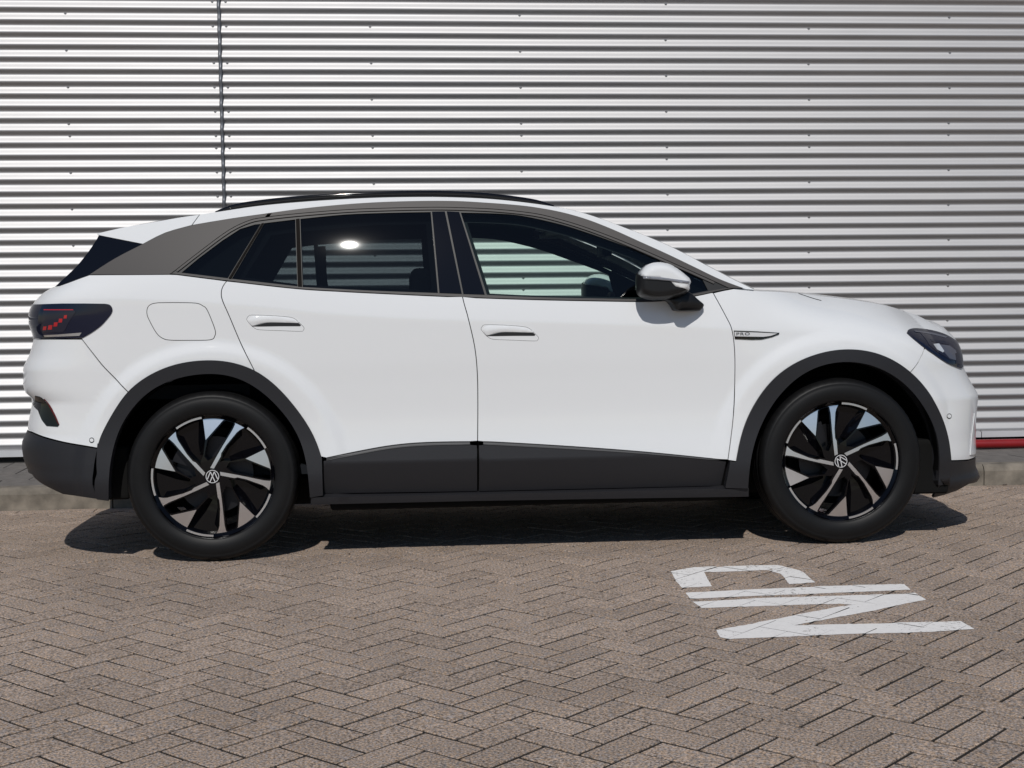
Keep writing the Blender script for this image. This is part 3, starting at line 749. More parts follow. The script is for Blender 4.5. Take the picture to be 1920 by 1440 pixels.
ff += [(UF, zb0), (UF, zb1)] + PB([(1800, 655), (1760, 640)])
place('front_bumper', panel_mesh('front_bumper', ff, SB), car)
fl = PB([(1781, 864.5), (1800, 864), (1815, 863)]) + [(UF, zb0 - .002), (UF, hitB(1800, 915)[1])] + PB([(1815, 907), (1793, 919), (1770, 927), (1747, 933), (1757, 911)])
place('front_bumper_cladding', panel_mesh('front_bumper_cladding', fl, SB, .004, 'cladding'), car)
fs = PB([(1757, 911), (1747, 933), (1727, 942), (1735, 925), (1745, 905)])
# wheel arch trims
ra = PB(sm(archR_out, 2) + [(606, 928), (581, 932)] + sm(archR_in, 2)[::-1])
place('wheel_arch_trim', panel_mesh('wheel_arch_trim', ra, SB, .010, 'cladding', skirt=.05, extra=False, gap=.0008), car)
fa = PB([(1368, 864)] + sm(archF_out, 2) + [(1779, 908)] + sm(archF_in, 2)[::-1] + [(1359, 914)])
place('wheel_arch_trim', panel_mesh('wheel_arch_trim', fa, SB, .010, 'cladding', skirt=.05, extra=False, gap=.0008), car)
# door cladding: bevelled strip, upper facet leans out to the chamfer line
zch = hitB(900, 862)[1]
def SC_(u, z):
    P = SB(u, np.minimum(z, .5) * 0 + z); top = np.maximum(np.asarray(z) - zch, 0); lowr = np.maximum(zch - np.asarray(z), 0)
    y = -(.923 - .13 * top - .24 * lowr - .6 * lowr ** 2); return np.stack([P[..., 0], y - .0 * P[..., 1], P[..., 2]], -1)
for nm, dpar, seg in (('door_cladding', rear_door, [(606, 864)] + [(a, b + 5) for a, b in between(clad_top, 612, 893)] + [(894.5, 834), (896, 923), (606, 928)]),
                      ('door_cladding', front_door, [(897, 834)] + [(a, b + 5 - 3.5 * max(0, (a - 1000) / 360)) for a, b in between(clad_top, 898, 1363)] + [(1364, 865.5), (1356, 913.5), (898, 923)])):
    me = panel_mesh(nm, PB(seg), SC_, 0, 'cladding', step=.018, extra=False)
    for k in (0, 1):
        o = bpy.data.objects.new(nm, me); COL.objects.link(o); o.parent = dpar[k]
mat('ledge', (0.075, 0.075, 0.078), 0.45, spec=0.3)
for dpar, xa, xb in ((rear_door, 607, 894), (front_door, 897.5, 1363)):
    ln = between(clad_top, xa, xb); V = []; F = []; pts = []
    for a, b in ln:
        th = 5 - 3.5 * max(0, (a - 1000) / 360); u, z1 = hitB(a, b + .6); _, z2 = hitB(a, b + th); p1_ = SB(u, z1); p2_ = SC_(u, z2)
        V += [(float(p1_[0]), float(p1_[1]) + .004, z1), (float(p2_[0]), float(p2_[1]) - .001, z2), (float(p2_[0]), float(p2_[1]) + .01, z2 - .003)]; pts.append((float(p2_[0]), float(p2_[1]) - .0005, z2))
    for i in range(len(ln) - 1):
        for k in range(2): F.append((3 * i + k, 3 * i + k + 1, 3 * i + 4 + k, 3 * i + 3 + k))
    tube(V, F, pts, .0022, 8)
    me = bpy.data.meshes.new('cladding_ledge'); me.from_pydata(V, [], F); me.update(); me.polygons.foreach_set('use_smooth', [True] * len(me.polygons)); me.materials.append(MATS['ledge'])
    for k in (0, 1): o = bpy.data.objects.new('cladding_ledge', me); COL.objects.link(o); o.parent = dpar[k]
sill = PB([(582, 931), (740, 928.5), (895, 925.5), (1100, 921), (1358, 915.5), (1404, 914), (1404, 931), (1200, 934), (895, 939), (582, 946)])
place('rocker_sill', panel_mesh('rocker_sill', sill, SB, .006, 'cladding', extra=False, skirt=.08), car)
# dark structure just behind the panels, arches left open
hull = PB([(108, 542), (168, 517), (317, 517), (427, 531), (693, 552), (867, 560), (1120, 567), (1212, 568), (1307, 557), (1375, 544), (1447, 552), (1535, 566), (1600, 573), (1660, 585), (1713, 603), (1750, 624), (1790, 690), (1800, 740), (1800, 850), (1780, 905)] +
          [p for p in sm(archF_in, 2)][::-1] + [(1400, 925), (895, 934), (582, 940)] + sm(archR_in, 2)[::-1] + [(190, 925), (120, 918), (75, 880), (75, 830), (75, 750), (75, 690), (80, 600)])
place('body_structure', panel_mesh('body_structure', hull, SB, -.045, 'void', gap=0, skirt=0, step=.05, extra=False), car)
# ---- roof strip, C pillar, spoiler
rs = PG([(361, 422)] + [p for p in sm(cpan_top, 4) if p[0] > 365][1:] + between(roof_low, 505, 1398) + [(1414, 543.5)] + sm(roof_top, 4)[::-1])
place('roof_side', panel_mesh('roof_side', rs, SG, .001, 'paint', gap=.0006), car)
sp = PG(sm([(181, 438.2), (215, 430), (250, 423), (333, 408.5), (374, 402.5)], 3) + [(359.5, 422)] + sm([(359, 422.5), (310, 436.5), (268, 457.5)], 3) + [(225, 449), (185, 441)])
place('roof_spoiler_side', panel_mesh('roof_spoiler_side', sp, SG, .001, 'paint', gap=.0008), car)
cp = PG(sm(cpan_top, 4) + [(497, 407.5)] + [p for p in sm(frame_up, 4) if p[0] < 497 and p[1] < 512][::-1] + [(318, 514.5), (250, 515.5)])
place('c_pillar_panel', panel_mesh('c_pillar_panel', cp, SG, .002, 'satin', gap=.0008), car)
fin = PG([(185, 441.5), (225, 449.5), (267, 458)] + [(215, 485.5), (168, 515.5), (135, 527), (101, 540)] + sm([(110, 531), (140, 503), (162, 477), (176, 457), (183, 446)], 3))
place('spoiler_fin', panel_mesh('spoiler_fin', fin, SG, .001, 'gloss_black', gap=.0005), car)
band = PG(between(roof_low, 504, 1396) + between(frame_up, 1366, 499))
place('roof_arch_trim', panel_mesh('roof_arch_trim', band, SG, .003, 'satin', gap=.0006, step=.03), car)
# ---- windows
win = {}
win['q'] = [(340, 511), (373, 483.5), (417, 450.5), (450, 429), (478, 420.5), (489, 419.5), (427, 521.5)]
win['rq'] = [(495.5, 418), (553.5, 411), (557.5, 536.5), (434.5, 522.5)]
win['r'] = [(563, 410)] + sm([(563, 410), (647, 401.8), (730, 398.6), (807.5, 397.2)], 4)[1:] + [(821, 549.2)] + sm([(821, 549.2), (693, 544.5), (567.5, 538)], 4)[1:]
win['f'] = [(864, 398.3)] + sm([(864, 398.3), (930, 400), (980, 404.5), (1050, 420), (1100, 435.5), (1150, 453), (1200, 471), (1236, 485)], 4)[1:] + [(1262, 556.5)] + sm([(1262, 556.5), (1200, 560), (1107, 558.8), (1000, 556.5), (913, 552.5)], 4)[1:]
win['m'] = [(1246, 490), (1316, 521), (1328, 544.5), (1300, 550), (1270, 555)]
pill = {'b1': [(810, 396.3), (834, 396), (866, 551), (824, 549.5)], 'b2': [(837.5, 395.8), (861, 397), (909, 552.5), (869, 551.3)]}
frame_out = PG(sm(frame_up, 4) + [(1375, 541)] + sm(sill_bot, 4)[::-1])
holes = [PG(v) for v in win.values()] + [PG(v) for v in pill.values()]
place('window_frame', panel_mesh('window_frame', frame_out, SG, -.002, 'seal', gap=0, holes=holes, step=.03, skirt=.03), car)
for k, m in (('q', 'glass_privacy'), ('rq', 'glass_privacy'), ('r', 'glass_privacy'), ('f', 'glass_front'), ('m', 'glass_privacy')):
    par = {'q': None, 'rq': rear_door, 'r': rear_door, 'f': front_door, 'm': front_door}[k]
    me = panel_mesh('window', PG(win[k]), SG, -.006, m, gap=-.001, skirt=0, step=.04)
    for j in (0, 1):
        o = bpy.data.objects.new('window', me); COL.objects.link(o)
        if par is None: o.parent = car; o.scale = (1, -1 if j else 1, 1)
        else: o.parent = par[j]
for k, par in (('b1', rear_door), ('b2', front_door)):
    me = panel_mesh('b_pillar_cover', PG(pill[k]), SG, 0, 'gloss_black', gap=.0008)
    for j in (0, 1): o = bpy.data.objects.new('b_pillar_cover', me); COL.objects.link(o); o.parent = par[j]
def ribbon(line, w0, w1, n=3):
    """polygon around a pixel polyline, w0 above / w1 below (px)"""
    L = [np.array(p) for p in sm(line, n)]; up, dn = [], []
    for i, p in enumerate(L):
        d = L[min(i + 1, len(L) - 1)] - L[max(i - 1, 0)]; d /= np.linalg.norm(d); nn = np.array((d[1], -d[0])); up.append(tuple(p + nn * w0)); dn.append(tuple(p - nn * w1))
    return up + dn[::-1]
place('window_upper_trim', panel_mesh('window_upper_trim', PG(ribbon([p for p in frame_up if p[0] > 322][:-1], -1.2, 5.0)), SG, .004, 'satin', gap=0, step=.03), car)
place('window_sill_trim', panel_mesh('window_sill_trim', PG(sm([(p[0], p[1] + 1.3) for p in sill_top], 3) + sm([(p[0], p[1] - .3) for p in sill_bot], 3)[::-1]), SG, .006, 'satin', gap=0, step=.03, skirt=.02), car)
for a, b in (((558, 410.5), (562.5, 538)),):
    me = panel_mesh('window_post', PG([(554.5, 411), (562, 410), (566.5, 538), (558.5, 537)]), SG, .003, 'trim_dark', gap=.0005)
    for j in (0, 1): o = bpy.data.objects.new('window_post', me); COL.objects.link(o); o.parent = rear_door[j]
me = panel_mesh('window_post', PG([(490.5, 419), (495, 418), (433.5, 522.5), (428.5, 521.8)]), SG, .003, 'trim_dark', gap=.0005); place('window_post', me, car)

# ---- roof, windscreen, bonnet, tail: lofts from the side edge to the centre line
def loft(name, edge, bx, cz, m, n=14, power=2.0):
    """edge: list of (x,y<0,z); cross curve to the centre line and on to the far side"""
    V = []; F = []; k = 2 * n + 1
    for i, (x, y, z) in enumerate(edge):
        b = bx[i] if isinstance(bx, (list, np.ndarray)) else bx; c = cz[i] if isinstance(cz, (list, np.ndarray)) else cz
        for j in range(k):
            v = -1 + 2 * j / (2 * n); r = 1 - abs(v) ** power; V.append((x + b * r, -y * v, z + c * r))
    for i in range(len(edge) - 1):
        for j in range(k - 1): F.append((i * k + j, i * k + j + 1, (i + 1) * k + j + 1, (i + 1) * k + j))
    o = mesh_obj(name, V, F, m, car); bm = bmesh.new(); bm.from_mesh(o.data); bmesh.ops.recalc_face_normals(bm, faces=bm.faces); bm.to_mesh(o.data); bm.free(); return o
def edgeG(pts, n=4):
    out = []
    for p in sm(pts, n):
        u, z = hitG(*p); q = SG(u, z); out.append((float(q[0]), float(q[1]), float(q[2])))
    return out
er = edgeG([(185, 437.5), (250, 423), (333, 408), (375, 402.3)] + roof_top[1:11]); N_ = len(er)
loft('roof', er, [-.05 * max(0, 1 - i / 8) + .03 * i / N_ for i in range(N_)], [.012 + .016 * math.sin(math.pi * i / N_) for i in range(N_)], 'paint', power=2.4)
ew = edgeG(roof_top[10:]); N_ = len(ew)
loft('windscreen', [(a, b + .004, c + .001) for a, b, c in ew], [.02 + .07 * i / N_ for i in range(N_)], [.02 + .0 * i / N_ for i in range(N_)], 'glass_screen', power=2.2)
eh = []
for p in sm(hood_line, 4):
    u, z = hitB(*p); q = SB(u, z - .005); eh.append((float(q[0]), float(q[1]) + .010, float(q[2])))
sil_top = [(1375, 539), (1413, 543), (1447, 544), (1497, 547.5), (1547, 553), (1597, 559), (1663, 570), (1713, 584.5), (1747, 601.5), (1780, 622), (1795, 638)]
zt = [(cplane(p[0], p[1], -.30)[0], cplane(p[0], p[1], -.30)[2]) for p in sil_top]; ztop = pchip([p[0] for p in zt], [p[1] for p in zt])
bxs = [.10 - .10 * min(1, i / (len(eh) * .45)) for i in range(len(eh))]
cz = [max(.004, (float(ztop(a + b2_)) - c) * 1.06) for (a, b, c), b2_ in zip(eh, bxs)]
lx, ly, lz = eh[-1]; c_end = cz[-1]; b_end = bxs[-1]
for t in np.linspace(0, 1, 14)[1:]:
    u_ = hitB(1768, 622)[0]; q = SB(u_ + (UF - .004 - u_) * t, lz - .012 * t); eh.append((float(q[0]), min(-.001, float(q[1]) + .010), float(q[2]))); cz.append(c_end * (1 - t) + .002); bxs.append(b_end * (1 - t))
loft('bonnet', eh, bxs, cz, 'paint', power=3.2)
zn = [(lz - .0 + (zb1 - lz) * t) for t in np.linspace(0, 1, 5)]
us = np.linspace(hitB(1768, 624)[0], UF, 16)
V = []; F = []
for z in np.linspace(zb1 - .01, lz + .006, 6):
    for s_ in (-1, 1):
        pass
nose = np.array([SB(us, zb1 - .005 + (lz - zb1 + .007 - .012 * (us - us[0]) / (us[-1] - us[0])) * t) for t in np.linspace(0, 1, 6)])
full = np.concatenate([nose, (nose * np.array((1, -1, 1)))[:, ::-1]], 1); k = full.shape[1]
V = [tuple(p) for row in full for p in row]; F = [(i * k + j, i * k + j + 1, (i + 1) * k + j + 1, (i + 1) * k + j) for i in range(5) for j in range(k - 1)]
mesh_obj('nose_panel', V, F, 'paint', car)
eg = edgeG([(183, 444), (176, 457), (162, 477), (140, 503), (110, 531), (103, 539)], 3)
loft('rear_window', [(a + .004, b + .004, c) for a, b, c in eg], -.05, .012, 'gloss_black', power=2.4)
ed = []
for p in sm([(112, 536), (135, 528), (168, 516)], 3):
    u, z = hitB(*p); q = SB(u, z); ed.append((float(q[0]), float(q[1]) * .985, float(q[2])))
loft('tail_deck', ed, -.08, .005, 'paint')
# ---- roof rails
top = sm([(405, 398), (420, 391), (443, 383.3), (500, 375), (560, 369), (640, 363.5), (720, 360), (800, 358.7), (860, 360), (913, 363.3), (980, 371.5), (1013, 378), (1038, 386.5)], 4)
mid_ = [(p[0], p[1] + 4.5) for p in top]
base = sm([(407, 398.5), (480, 387.5), (560, 379.8), (647, 374), (720, 371), (800, 370), (860, 371), (913, 373.5), (975, 379.3), (1037, 387.5)], 4)
def yrail(px): return float(SG(*hitG(px, line_y(roof_top, px)))[1]) + .035
def prism(name, outline, y0, y1, m, parent):
    P0 = [cplane(p[0], p[1], y0) for p in outline]; V = [tuple(p) for p in P0] + [(p[0], y1, p[2]) for p in P0]; n = len(P0)
    bm = bmesh.new(); vs = [bm.verts.new(v) for v in V]; bm.faces.new(vs[:n]); bm.faces.new(vs[n:][::-1])
    for i in range(n): j = (i + 1) % n; bm.faces.new((vs[i], vs[n + i], vs[n + j], vs[j]))
    return bm
V = []; F = []; pts = [];
for p in top:
    q = cplane(p[0], p[1] + 2.2, yrail(min(max(p[0], 410), 1035))); pts.append(tuple(q))
tube(V, F, pts, .0095, 10)
o = mesh_obj('roof_rail', V, F, 'gloss_black', car); me = o.data
V2 = []; F2 = []
for i, p in enumerate(top):
    y = yrail(min(max(p[0], 410), 1035)) + .004; a = cplane(p[0], p[1] + 3, y); b = cplane(p[0], max(line_y(roof_top, min(max(p[0], 376), 1413)) + 1, p[1] + 3.5), y)
    V2 += [tuple(a), tuple(b), (b[0], b[1] + .02, b[2]), (a[0], a[1] + .02, a[2])]
for i in range(len(top) - 1):
    for k in range(4): k2 = (k + 1) % 4; F2.append((i * 4 + k, i * 4 + k2, (i + 1) * 4 + k2, (i + 1) * 4 + k))
b_ = mesh_obj('rail_foot', V2, F2, 'seal', o)
o2 = bpy.data.objects.new('roof_rail', me); COL.objects.link(o2); o2.parent = car; o2.scale = (1, -1, 1)
b2 = bpy.data.objects.new('rail_foot', b_.data); COL.objects.link(b2); b2.parent = o2

# ---- lamps
def overlay(name, pts, off, m, parent=car, n=0, both=True, surf='B', **kw):
    P = (PB if surf == 'B' else PG)(pts, n)
    me = panel_mesh(name, P, SB if surf == 'B' else SG, off, m, gap=0, extra=False, **kw)
    if isinstance(parent, tuple):
        for k in (0, 1): o = bpy.data.objects.new(name, me); COL.objects.link(o); o.parent = parent[k]
        return o
    return place(name, me, parent, both)
tl = PB(sm([(197, 569.5), (206, 571.5), (211, 579), (209, 588), (198, 602), (187, 613), (170, 625), (155, 633.5)], 3) + [(100, 635), (70, 635)])
tl += [(UR, hitB(66, 634)[1]), (UR, hitB(60, 571)[1])] + PB([(75, 571), (117, 569.2), (160, 569)])
tail = place('tail_light', panel_mesh('tail_light', tl, SB, .004, 'blue_black', gap=0, extra=False, step=.015), car)
overlay('lamp_housing', [(84, 582), (140, 581), (143, 585), (124, 617), (120, 622), (82, 622)], .0055, 'grey_lens', tail, step=.012, skirt=.002)
for cx, cy, s in ((124, 594, 3.2), (115, 601, 3.8), (106, 608, 4.0), (96, 613.5, 4.3), (86, 615, 3.6)):
    overlay('lamp_element', [(cx - s * .7, cy - s * .9), (cx + s, cy - s), (cx + s * .7, cy + s * .9), (cx - s, cy + s)], .0065, 'red_lens', tail, step=.01, skirt=.002)
overlay('lamp_line', [(84, 580.3), (138, 580), (139, 581.6), (84, 582)], .0065, 'red_lens', tail, step=.012, skirt=.002)
overlay('lamp_trim', [(84, 628), (110, 627), (154, 623.5), (150, 629.5), (110, 631), (86, 631.8)], .0065, 'chrome', tail, step=.012, skirt=.002)
hl = PB(sm([(1700, 624), (1703, 619.5), (1717, 617), (1747, 621), (1773, 629), (1793, 641)], 3) + [(1801, 660), (1804, 688)] + sm([(1800, 691), (1773, 680), (1750, 665), (1733, 653), (1712, 636), (1700, 625)], 3))
head = place('headlight', panel_mesh('headlight', hl, SB, .006, 'blue_black', gap=0, extra=False, step=.014), car)
overlay('lamp_housing', [(1722, 624), (1752, 627), (1776, 636), (1790, 650), (1797, 676), (1780, 676), (1756, 662), (1740, 648)], .0075, 'grey_lens', head, step=.012, skirt=.002)
overlay('lamp_reflector', [(1748, 647), (1759, 646.5), (1768, 660), (1766, 662.5), (1755, 657)], .0085, 'clear_lens', head, step=.01, skirt=.002)
overlay('lamp_element', [(1742, 638.5), (1768, 641), (1778, 649), (1764, 646), (1745, 642.5)], .0085, 'blue_black', head, step=.01, skirt=.002)
overlay('lamp_lens', [(1757, 648), (1778, 650), (1789, 658), (1795, 678), (1778, 673), (1768, 662)], .0082, 'lamp_grey', head, step=.01, skirt=.002)
overlay('lamp_guide', [(1712, 622), (1748, 626.5), (1775, 634), (1772, 636), (1746, 629.5), (1715, 624.5)], .0085, 'lamp_grey', head, step=.01, skirt=.002)
overlay('lamp_reflector', [(1788, 664), (1794, 662), (1798, 684), (1790, 682)], .0085, 'grey_lens', head, step=.01, skirt=.002)
overlay('bumper_vent', sm([(66, 742), (78, 745.5), (92, 760), (103, 780), (111, 797)], 3) + [(109, 800), (88, 798.5), (79, 787), (72, 769), (62, 757)], .003, 'gloss_black', car, step=.015, skirt=.003)
overlay('reflector', sm([(84, 747), (95, 760), (105, 779), (112, 796)], 3) + [(110.5, 796), (103, 779.5), (93, 761), (83, 748)], .0045, 'dark_red', car, step=.012, skirt=.002)
overlay('bumper_blade', [(1826, 775), (1828.5, 800), (1830, 850), (1818, 853), (1820, 825)], .004, 'paint', car, step=.015, skirt=.003)
# ---- thin shut lines, sensors, flap, handles, badge
def ring_px(pts, w): return pts
def rline(name, pts, wpx, parent, m='void', off=.0008, closed=True, both=True):
    L = pts + [pts[0]] if closed else pts; V = []; F = []; U = [np.array(hitB(*p)) for p in L]; hw = wpx / 427 / 2
    for i, p in enumerate(U):
        d = U[min(i + 1, len(U) - 1)] - U[max(i - 1, 0)]
        if closed and i in (0, len(U) - 1): d = U[1] - U[-2]
        d = d / (np.linalg.norm(d) + 1e-9); nn = np.array((-d[1], d[0])) * hw
        for q in (p + nn, p - nn): s_ = SB(q[0], q[1]); V.append((float(s_[0]), float(s_[1]) - off, float(s_[2])))
    for i in range(len(U) - 1): F.append((2 * i, 2 * i + 1, 2 * i + 3, 2 * i + 2))
    me = bpy.data.meshes.new(name); me.from_pydata(V, [], F); me.update(); me.materials.append(MATS[m])
    if isinstance(parent, tuple):
        for k in (0, 1): o = bpy.data.objects.new(name, me); COL.objects.link(o); o.parent = parent[k]
        return None
    return place(name, me, parent, both)
rline('bonnet_gap', sm([(1497, 550), (1510, 554.5), (1525, 559.5), (1540, 563.5)], 3), 1.6, car, 'void', .0006, closed=False)
flap = sm([(297, 568.3), (330, 568), (367, 569), (380, 574), (387, 580), (396, 600), (403, 620), (402, 630), (394, 636.5), (355, 637.5), (318, 637), (304, 633), (294, 624), (284, 607), (276.5, 590), (277.5, 577), (285, 570.5), (297, 568.3)], 4)
overlay('charge_flap', flap, .0012, 'paint', car, both=False, skirt=.001)
rline('charge_flap_gap', flap[:-1], 2.4, car, both=False, off=.0004)
for cx, cy in ((172, 825), (1779.5, 780)):
    c_ = [(cx + 4.2 * math.cos(t), cy + 4.2 * math.sin(t)) for t in np.linspace(0, 2 * math.pi, 21)[:-1]]
    overlay('parking_sensor', c_, .0025, 'paint', car, skirt=.003, step=.01); rline('sensor_gap', c_, 1.3, car, 'void', .0032)
def handle(parent, o_):
    X, Y = o_
    outl = sm([(0, 8), (3, 2.5), (10, 0), (45, 1), (78, 3.5), (90, 7), (98, 14), (107, 23), (106, 28), (100, 30), (60, 28.5), (24, 27), (14, 23), (5, 15), (0, 8)], 3)
    outl = [(X + a, Y + b) for a, b in outl]
    overlay('door_handle', outl, .0015, 'paint', parent, skirt=.002, step=.012)
    rline('handle_gap', outl[:-1], 1.1, parent, 'void', .0004)
    rec = sm([(10, 21), (24, 17.5), (38, 14.4), (60, 14.1), (98, 15)], 3) + [(102, 18.5), (100, 20.6), (60, 20.6), (24, 21.2)]
    overlay('handle_recess', [(X + a, Y + b) for a, b in rec], .0026, 'seal', parent, skirt=.001, step=.012)
    grip = sm([(4, 9), (8, 4), (20, 2), (60, 3), (86, 7.5), (97, 14), (60, 13.2), (38, 13.3), (24, 16), (11, 19.5), (6, 14), (4, 9)], 3)
    overlay('handle_grip', [(X + a, Y + b) for a, b in grip], .005, 'paint', parent, skirt=.006, step=.01, bulge=.006)
handle(rear_door, (462.5, 591)); handle(front_door, (902, 609))
bo = overlay('side_badge', [(1375.5, 619.7), (1420, 621.3), (1461, 624), (1460, 627), (1447, 632), (1428, 636.5), (1410, 637), (1377.5, 635.5)], .004, 'gloss_black', car, step=.012, skirt=.004)
overlay('badge_face', [(1376.5, 622), (1420, 623.5), (1457, 625.3), (1444, 629.8), (1430, 631.5), (1377.5, 630.5)], .0055, 'emblem_silver', bo, step=.012, skirt=.002)
def text_mesh(body, size):
    cu = bpy.data.curves.new('txt', 'FONT'); cu.body = body; cu.size = size; cu.align_x = 'CENTER'; cu.align_y = 'CENTER'; cu.resolution_u = 3; cu.space_character = 1.15
    o = bpy.data.objects.new('txt', cu); COL.objects.link(o); dg = bpy.context.evaluated_depsgraph_get(); dg.update()
    me = bpy.data.meshes.new_from_object(o.evaluated_get(dg)); bpy.data.objects.remove(o); bpy.data.curves.remove(cu); return me
tm = text_mesh('PRO', .021); u0, z0 = hitB(1392.5, 626.2)
for v in tm.vertices:
    q = SB(u0 + v.co.x * 1.45, z0 + v.co.y * .85); v.co = Vector((q[0], q[1] - .0078, q[2]))
tm.name = 'badge_lettering'; link_obj('badge_lettering', tm, 'seal', bo[0])

# ---- door mirror
def pillow(name, sub, total, y0, depth, m, parent, back=.35, step=.010, ex=.55, rscale=None):
    T = [tuple(cplane(p[0], p[1], y0)[[0, 2]]) for p in sm(total + [total[0]], 3)[:-1]]; S_ = densify(dedupe([tuple(cplane(p[0], p[1], y0)[[0, 2]]) for p in sub]), step)
    A = np.array(S_); gx, gy = np.meshgrid(np.arange(A[:, 0].min(), A[:, 0].max(), step), np.arange(A[:, 1].min(), A[:, 1].max(), step)); gx = gx.ravel(); gy = gy.ravel()
    ok = inside(S_, gx, gy) & (dist_poly(S_, gx, gy) > step * .4)
    r = geometry.delaunay_2d_cdt([Vector(p) for p in S_ + list(zip(gx[ok], gy[ok]))], [(i, (i + 1) % len(S_)) for i in range(len(S_))], [], 0, 1e-5)
    vv = np.array([(v.x, v.y) for v in r[0]]); F0 = [tuple(f) for f in r[2]]; cen = np.array([vv[list(f)].mean(0) for f in F0]); ok = inside(S_, cen[:, 0], cen[:, 1]); F0 = [f for f, k in zip(F0, ok) if k]
    R_ = rscale or .055
    d = np.where(inside(T, vv[:, 0], vv[:, 1]), dist_poly(T, vv[:, 0], vv[:, 1]), 0); h = np.clip(1 - (1 - np.clip(d / R_, 0, 1)) ** 2, 0, 1) ** ex
    V = [(p[0], y0 - depth * hh, p[1]) for p, hh in zip(vv, h)] + [(p[0], y0 + depth * back * hh + .004, p[1]) for p, hh in zip(vv, h)]; n = len(vv)
    F = F0 + [tuple(n + i for i in f[::-1]) for f in F0]
    cnt = {}
    for f in F0:
        for i in range(3): cnt[(f[i], f[(i + 1) % 3])] = 1
    for (i, j) in list(cnt):
        if (j, i) not in cnt: F.append((j, i, n + i, n + j))
    bm = bmesh.new(); vs = [bm.verts.new(v) for v in V]
    for f in F:
        try: bm.faces.new([vs[i] for i in f])
        except ValueError: pass
    return bm_obj(name, bm, m, parent, smooth=True)
def z4(pts): return [(1000 + a / 4, 340 + b / 4) for a, b in pts]
cap_ = [(792, 712), (800, 680), (822, 650), (850, 626), (900, 609), (950, 607), (1000, 615), (1050, 637), (1110, 678), (1155, 712), (1180, 742), (1174, 785), (1165, 824), (1110, 805), (1045, 790), (1022, 765), (1010, 748), (930, 728)]
hous = [(770, 706), (778, 688), (792, 712), (930, 728), (1010, 748), (1022, 765), (1045, 790), (1110, 805), (1165, 824), (1110, 858), (1050, 878), (980, 890), (900, 893), (845, 884), (800, 866), (775, 838), (769, 770)]
totl = [(770, 706), (780, 683), (800, 660), (830, 632), (870, 614), (920, 606), (970, 608), (1030, 625), (1110, 676), (1165, 722), (1181, 745), (1174, 785), (1165, 824), (1110, 858), (1050, 878), (980, 890), (900, 893), (845, 884), (800, 866), (775, 838), (769, 770)]
MY = -.975
mir = pillow('door_mirror', z4(hous), z4(totl), MY, .070, 'mirror_black', car, back=1.1, rscale=.034)
mcap = pillow('mirror_cap', z4(cap_), z4(totl), MY - .0012, .071, 'paint', mir, back=1.1, rscale=.034)
pillow('turn_signal', z4([(804, 716), (930, 722), (1010, 732), (1080, 742), (1152, 752), (1142, 768), (1060, 760), (1000, 750), (900, 740), (808, 735)]), z4(totl), MY - .004, .0715, 'signal_lens', mir, back=1.1, rscale=.034)
arm_px = z4([(985, 886), (1050, 872), (1110, 835), (1150, 826), (1185, 838), (1240, 880), (1292, 920), (1288, 945), (1275, 962), (1250, 973), (1160, 975), (1070, 972), (1050, 945), (1020, 905)])
bm = bmesh.new(); L0 = sm(arm_px + [arm_px[0]], 3)[:-1]; rings = []
for (y, sc, t) in ((-1.0, .88, 0.0), (-.99, .97, 0.0), (-.975, 1.0, 0), (-.90, 1.0, 0), (-.84, 1.0, 0)):
    P = [cplane(p[0], p[1], -.955) for p in L0]; c_ = np.mean(P, 0); rings.append([bm.verts.new((c_[0] + (p[0] - c_[0]) * sc, y + .045 * min(1, max(-.2, (p[0] - c_[0]) / .07)) + .02, c_[2] + (p[2] - c_[2]) * sc)) for p in P])
for a, b in zip(rings[:-1], rings[1:]):
    for i in range(len(a)): j = (i + 1) % len(a); bm.faces.new((a[i], a[j], b[j], b[i]))
bm.faces.new(rings[0]); bm.faces.new(rings[-1][::-1])
arm = bm_obj('mirror_arm', bm, 'mirror_black', mir, smooth=True)
# the far one
def mirror_copy(o, parent):
    c = bpy.data.objects.new(o.name.split('.')[0], o.data); COL.objects.link(c); c.parent = parent
    return c
m2 = mirror_copy(mir, car); m2.scale = (1, -1, 1)
for ch in list(mir.children): mirror_copy(ch, m2)

# ---- underbody, wheel wells
bm = bmesh.new(); add_box(bm, -.30, 3.22, -.62, .62, .205, .33, .02); add_box(bm, -.50, -.37, -.80, .80, .268, .50, .02); add_box(bm, 3.12, 3.30, -.80, .80, .200, .45, .02); add_box(bm, .50, 2.27, -.84, .84, .20, .34, .02)
add_box(bm, 3.12, 3.36, -.70, .70, .215, .36, .03); bm_obj('underbody', bm, 'liner', car)
for xw in XW:
    for s_ in (-1, 1):
        V = []; F = []; n = 30; r = .455
        for k in range(n + 1):
            t = rad(-6) + rad(192) * k / n
            for y in (.868, .50): V.append((xw + r * math.cos(t), s_ * y, ZW + r * math.sin(t)))
        for k in range(n): F.append((2 * k, 2 * k + 1, 2 * k + 3, 2 * k + 2))
        V.append((xw, s_ * .50, ZW)); c_ = len(V) - 1
        for k in range(n): F.append((2 * k + 1, 2 * k + 3, c_))
        mesh_obj('wheel_arch_liner', V, F, 'liner', car)

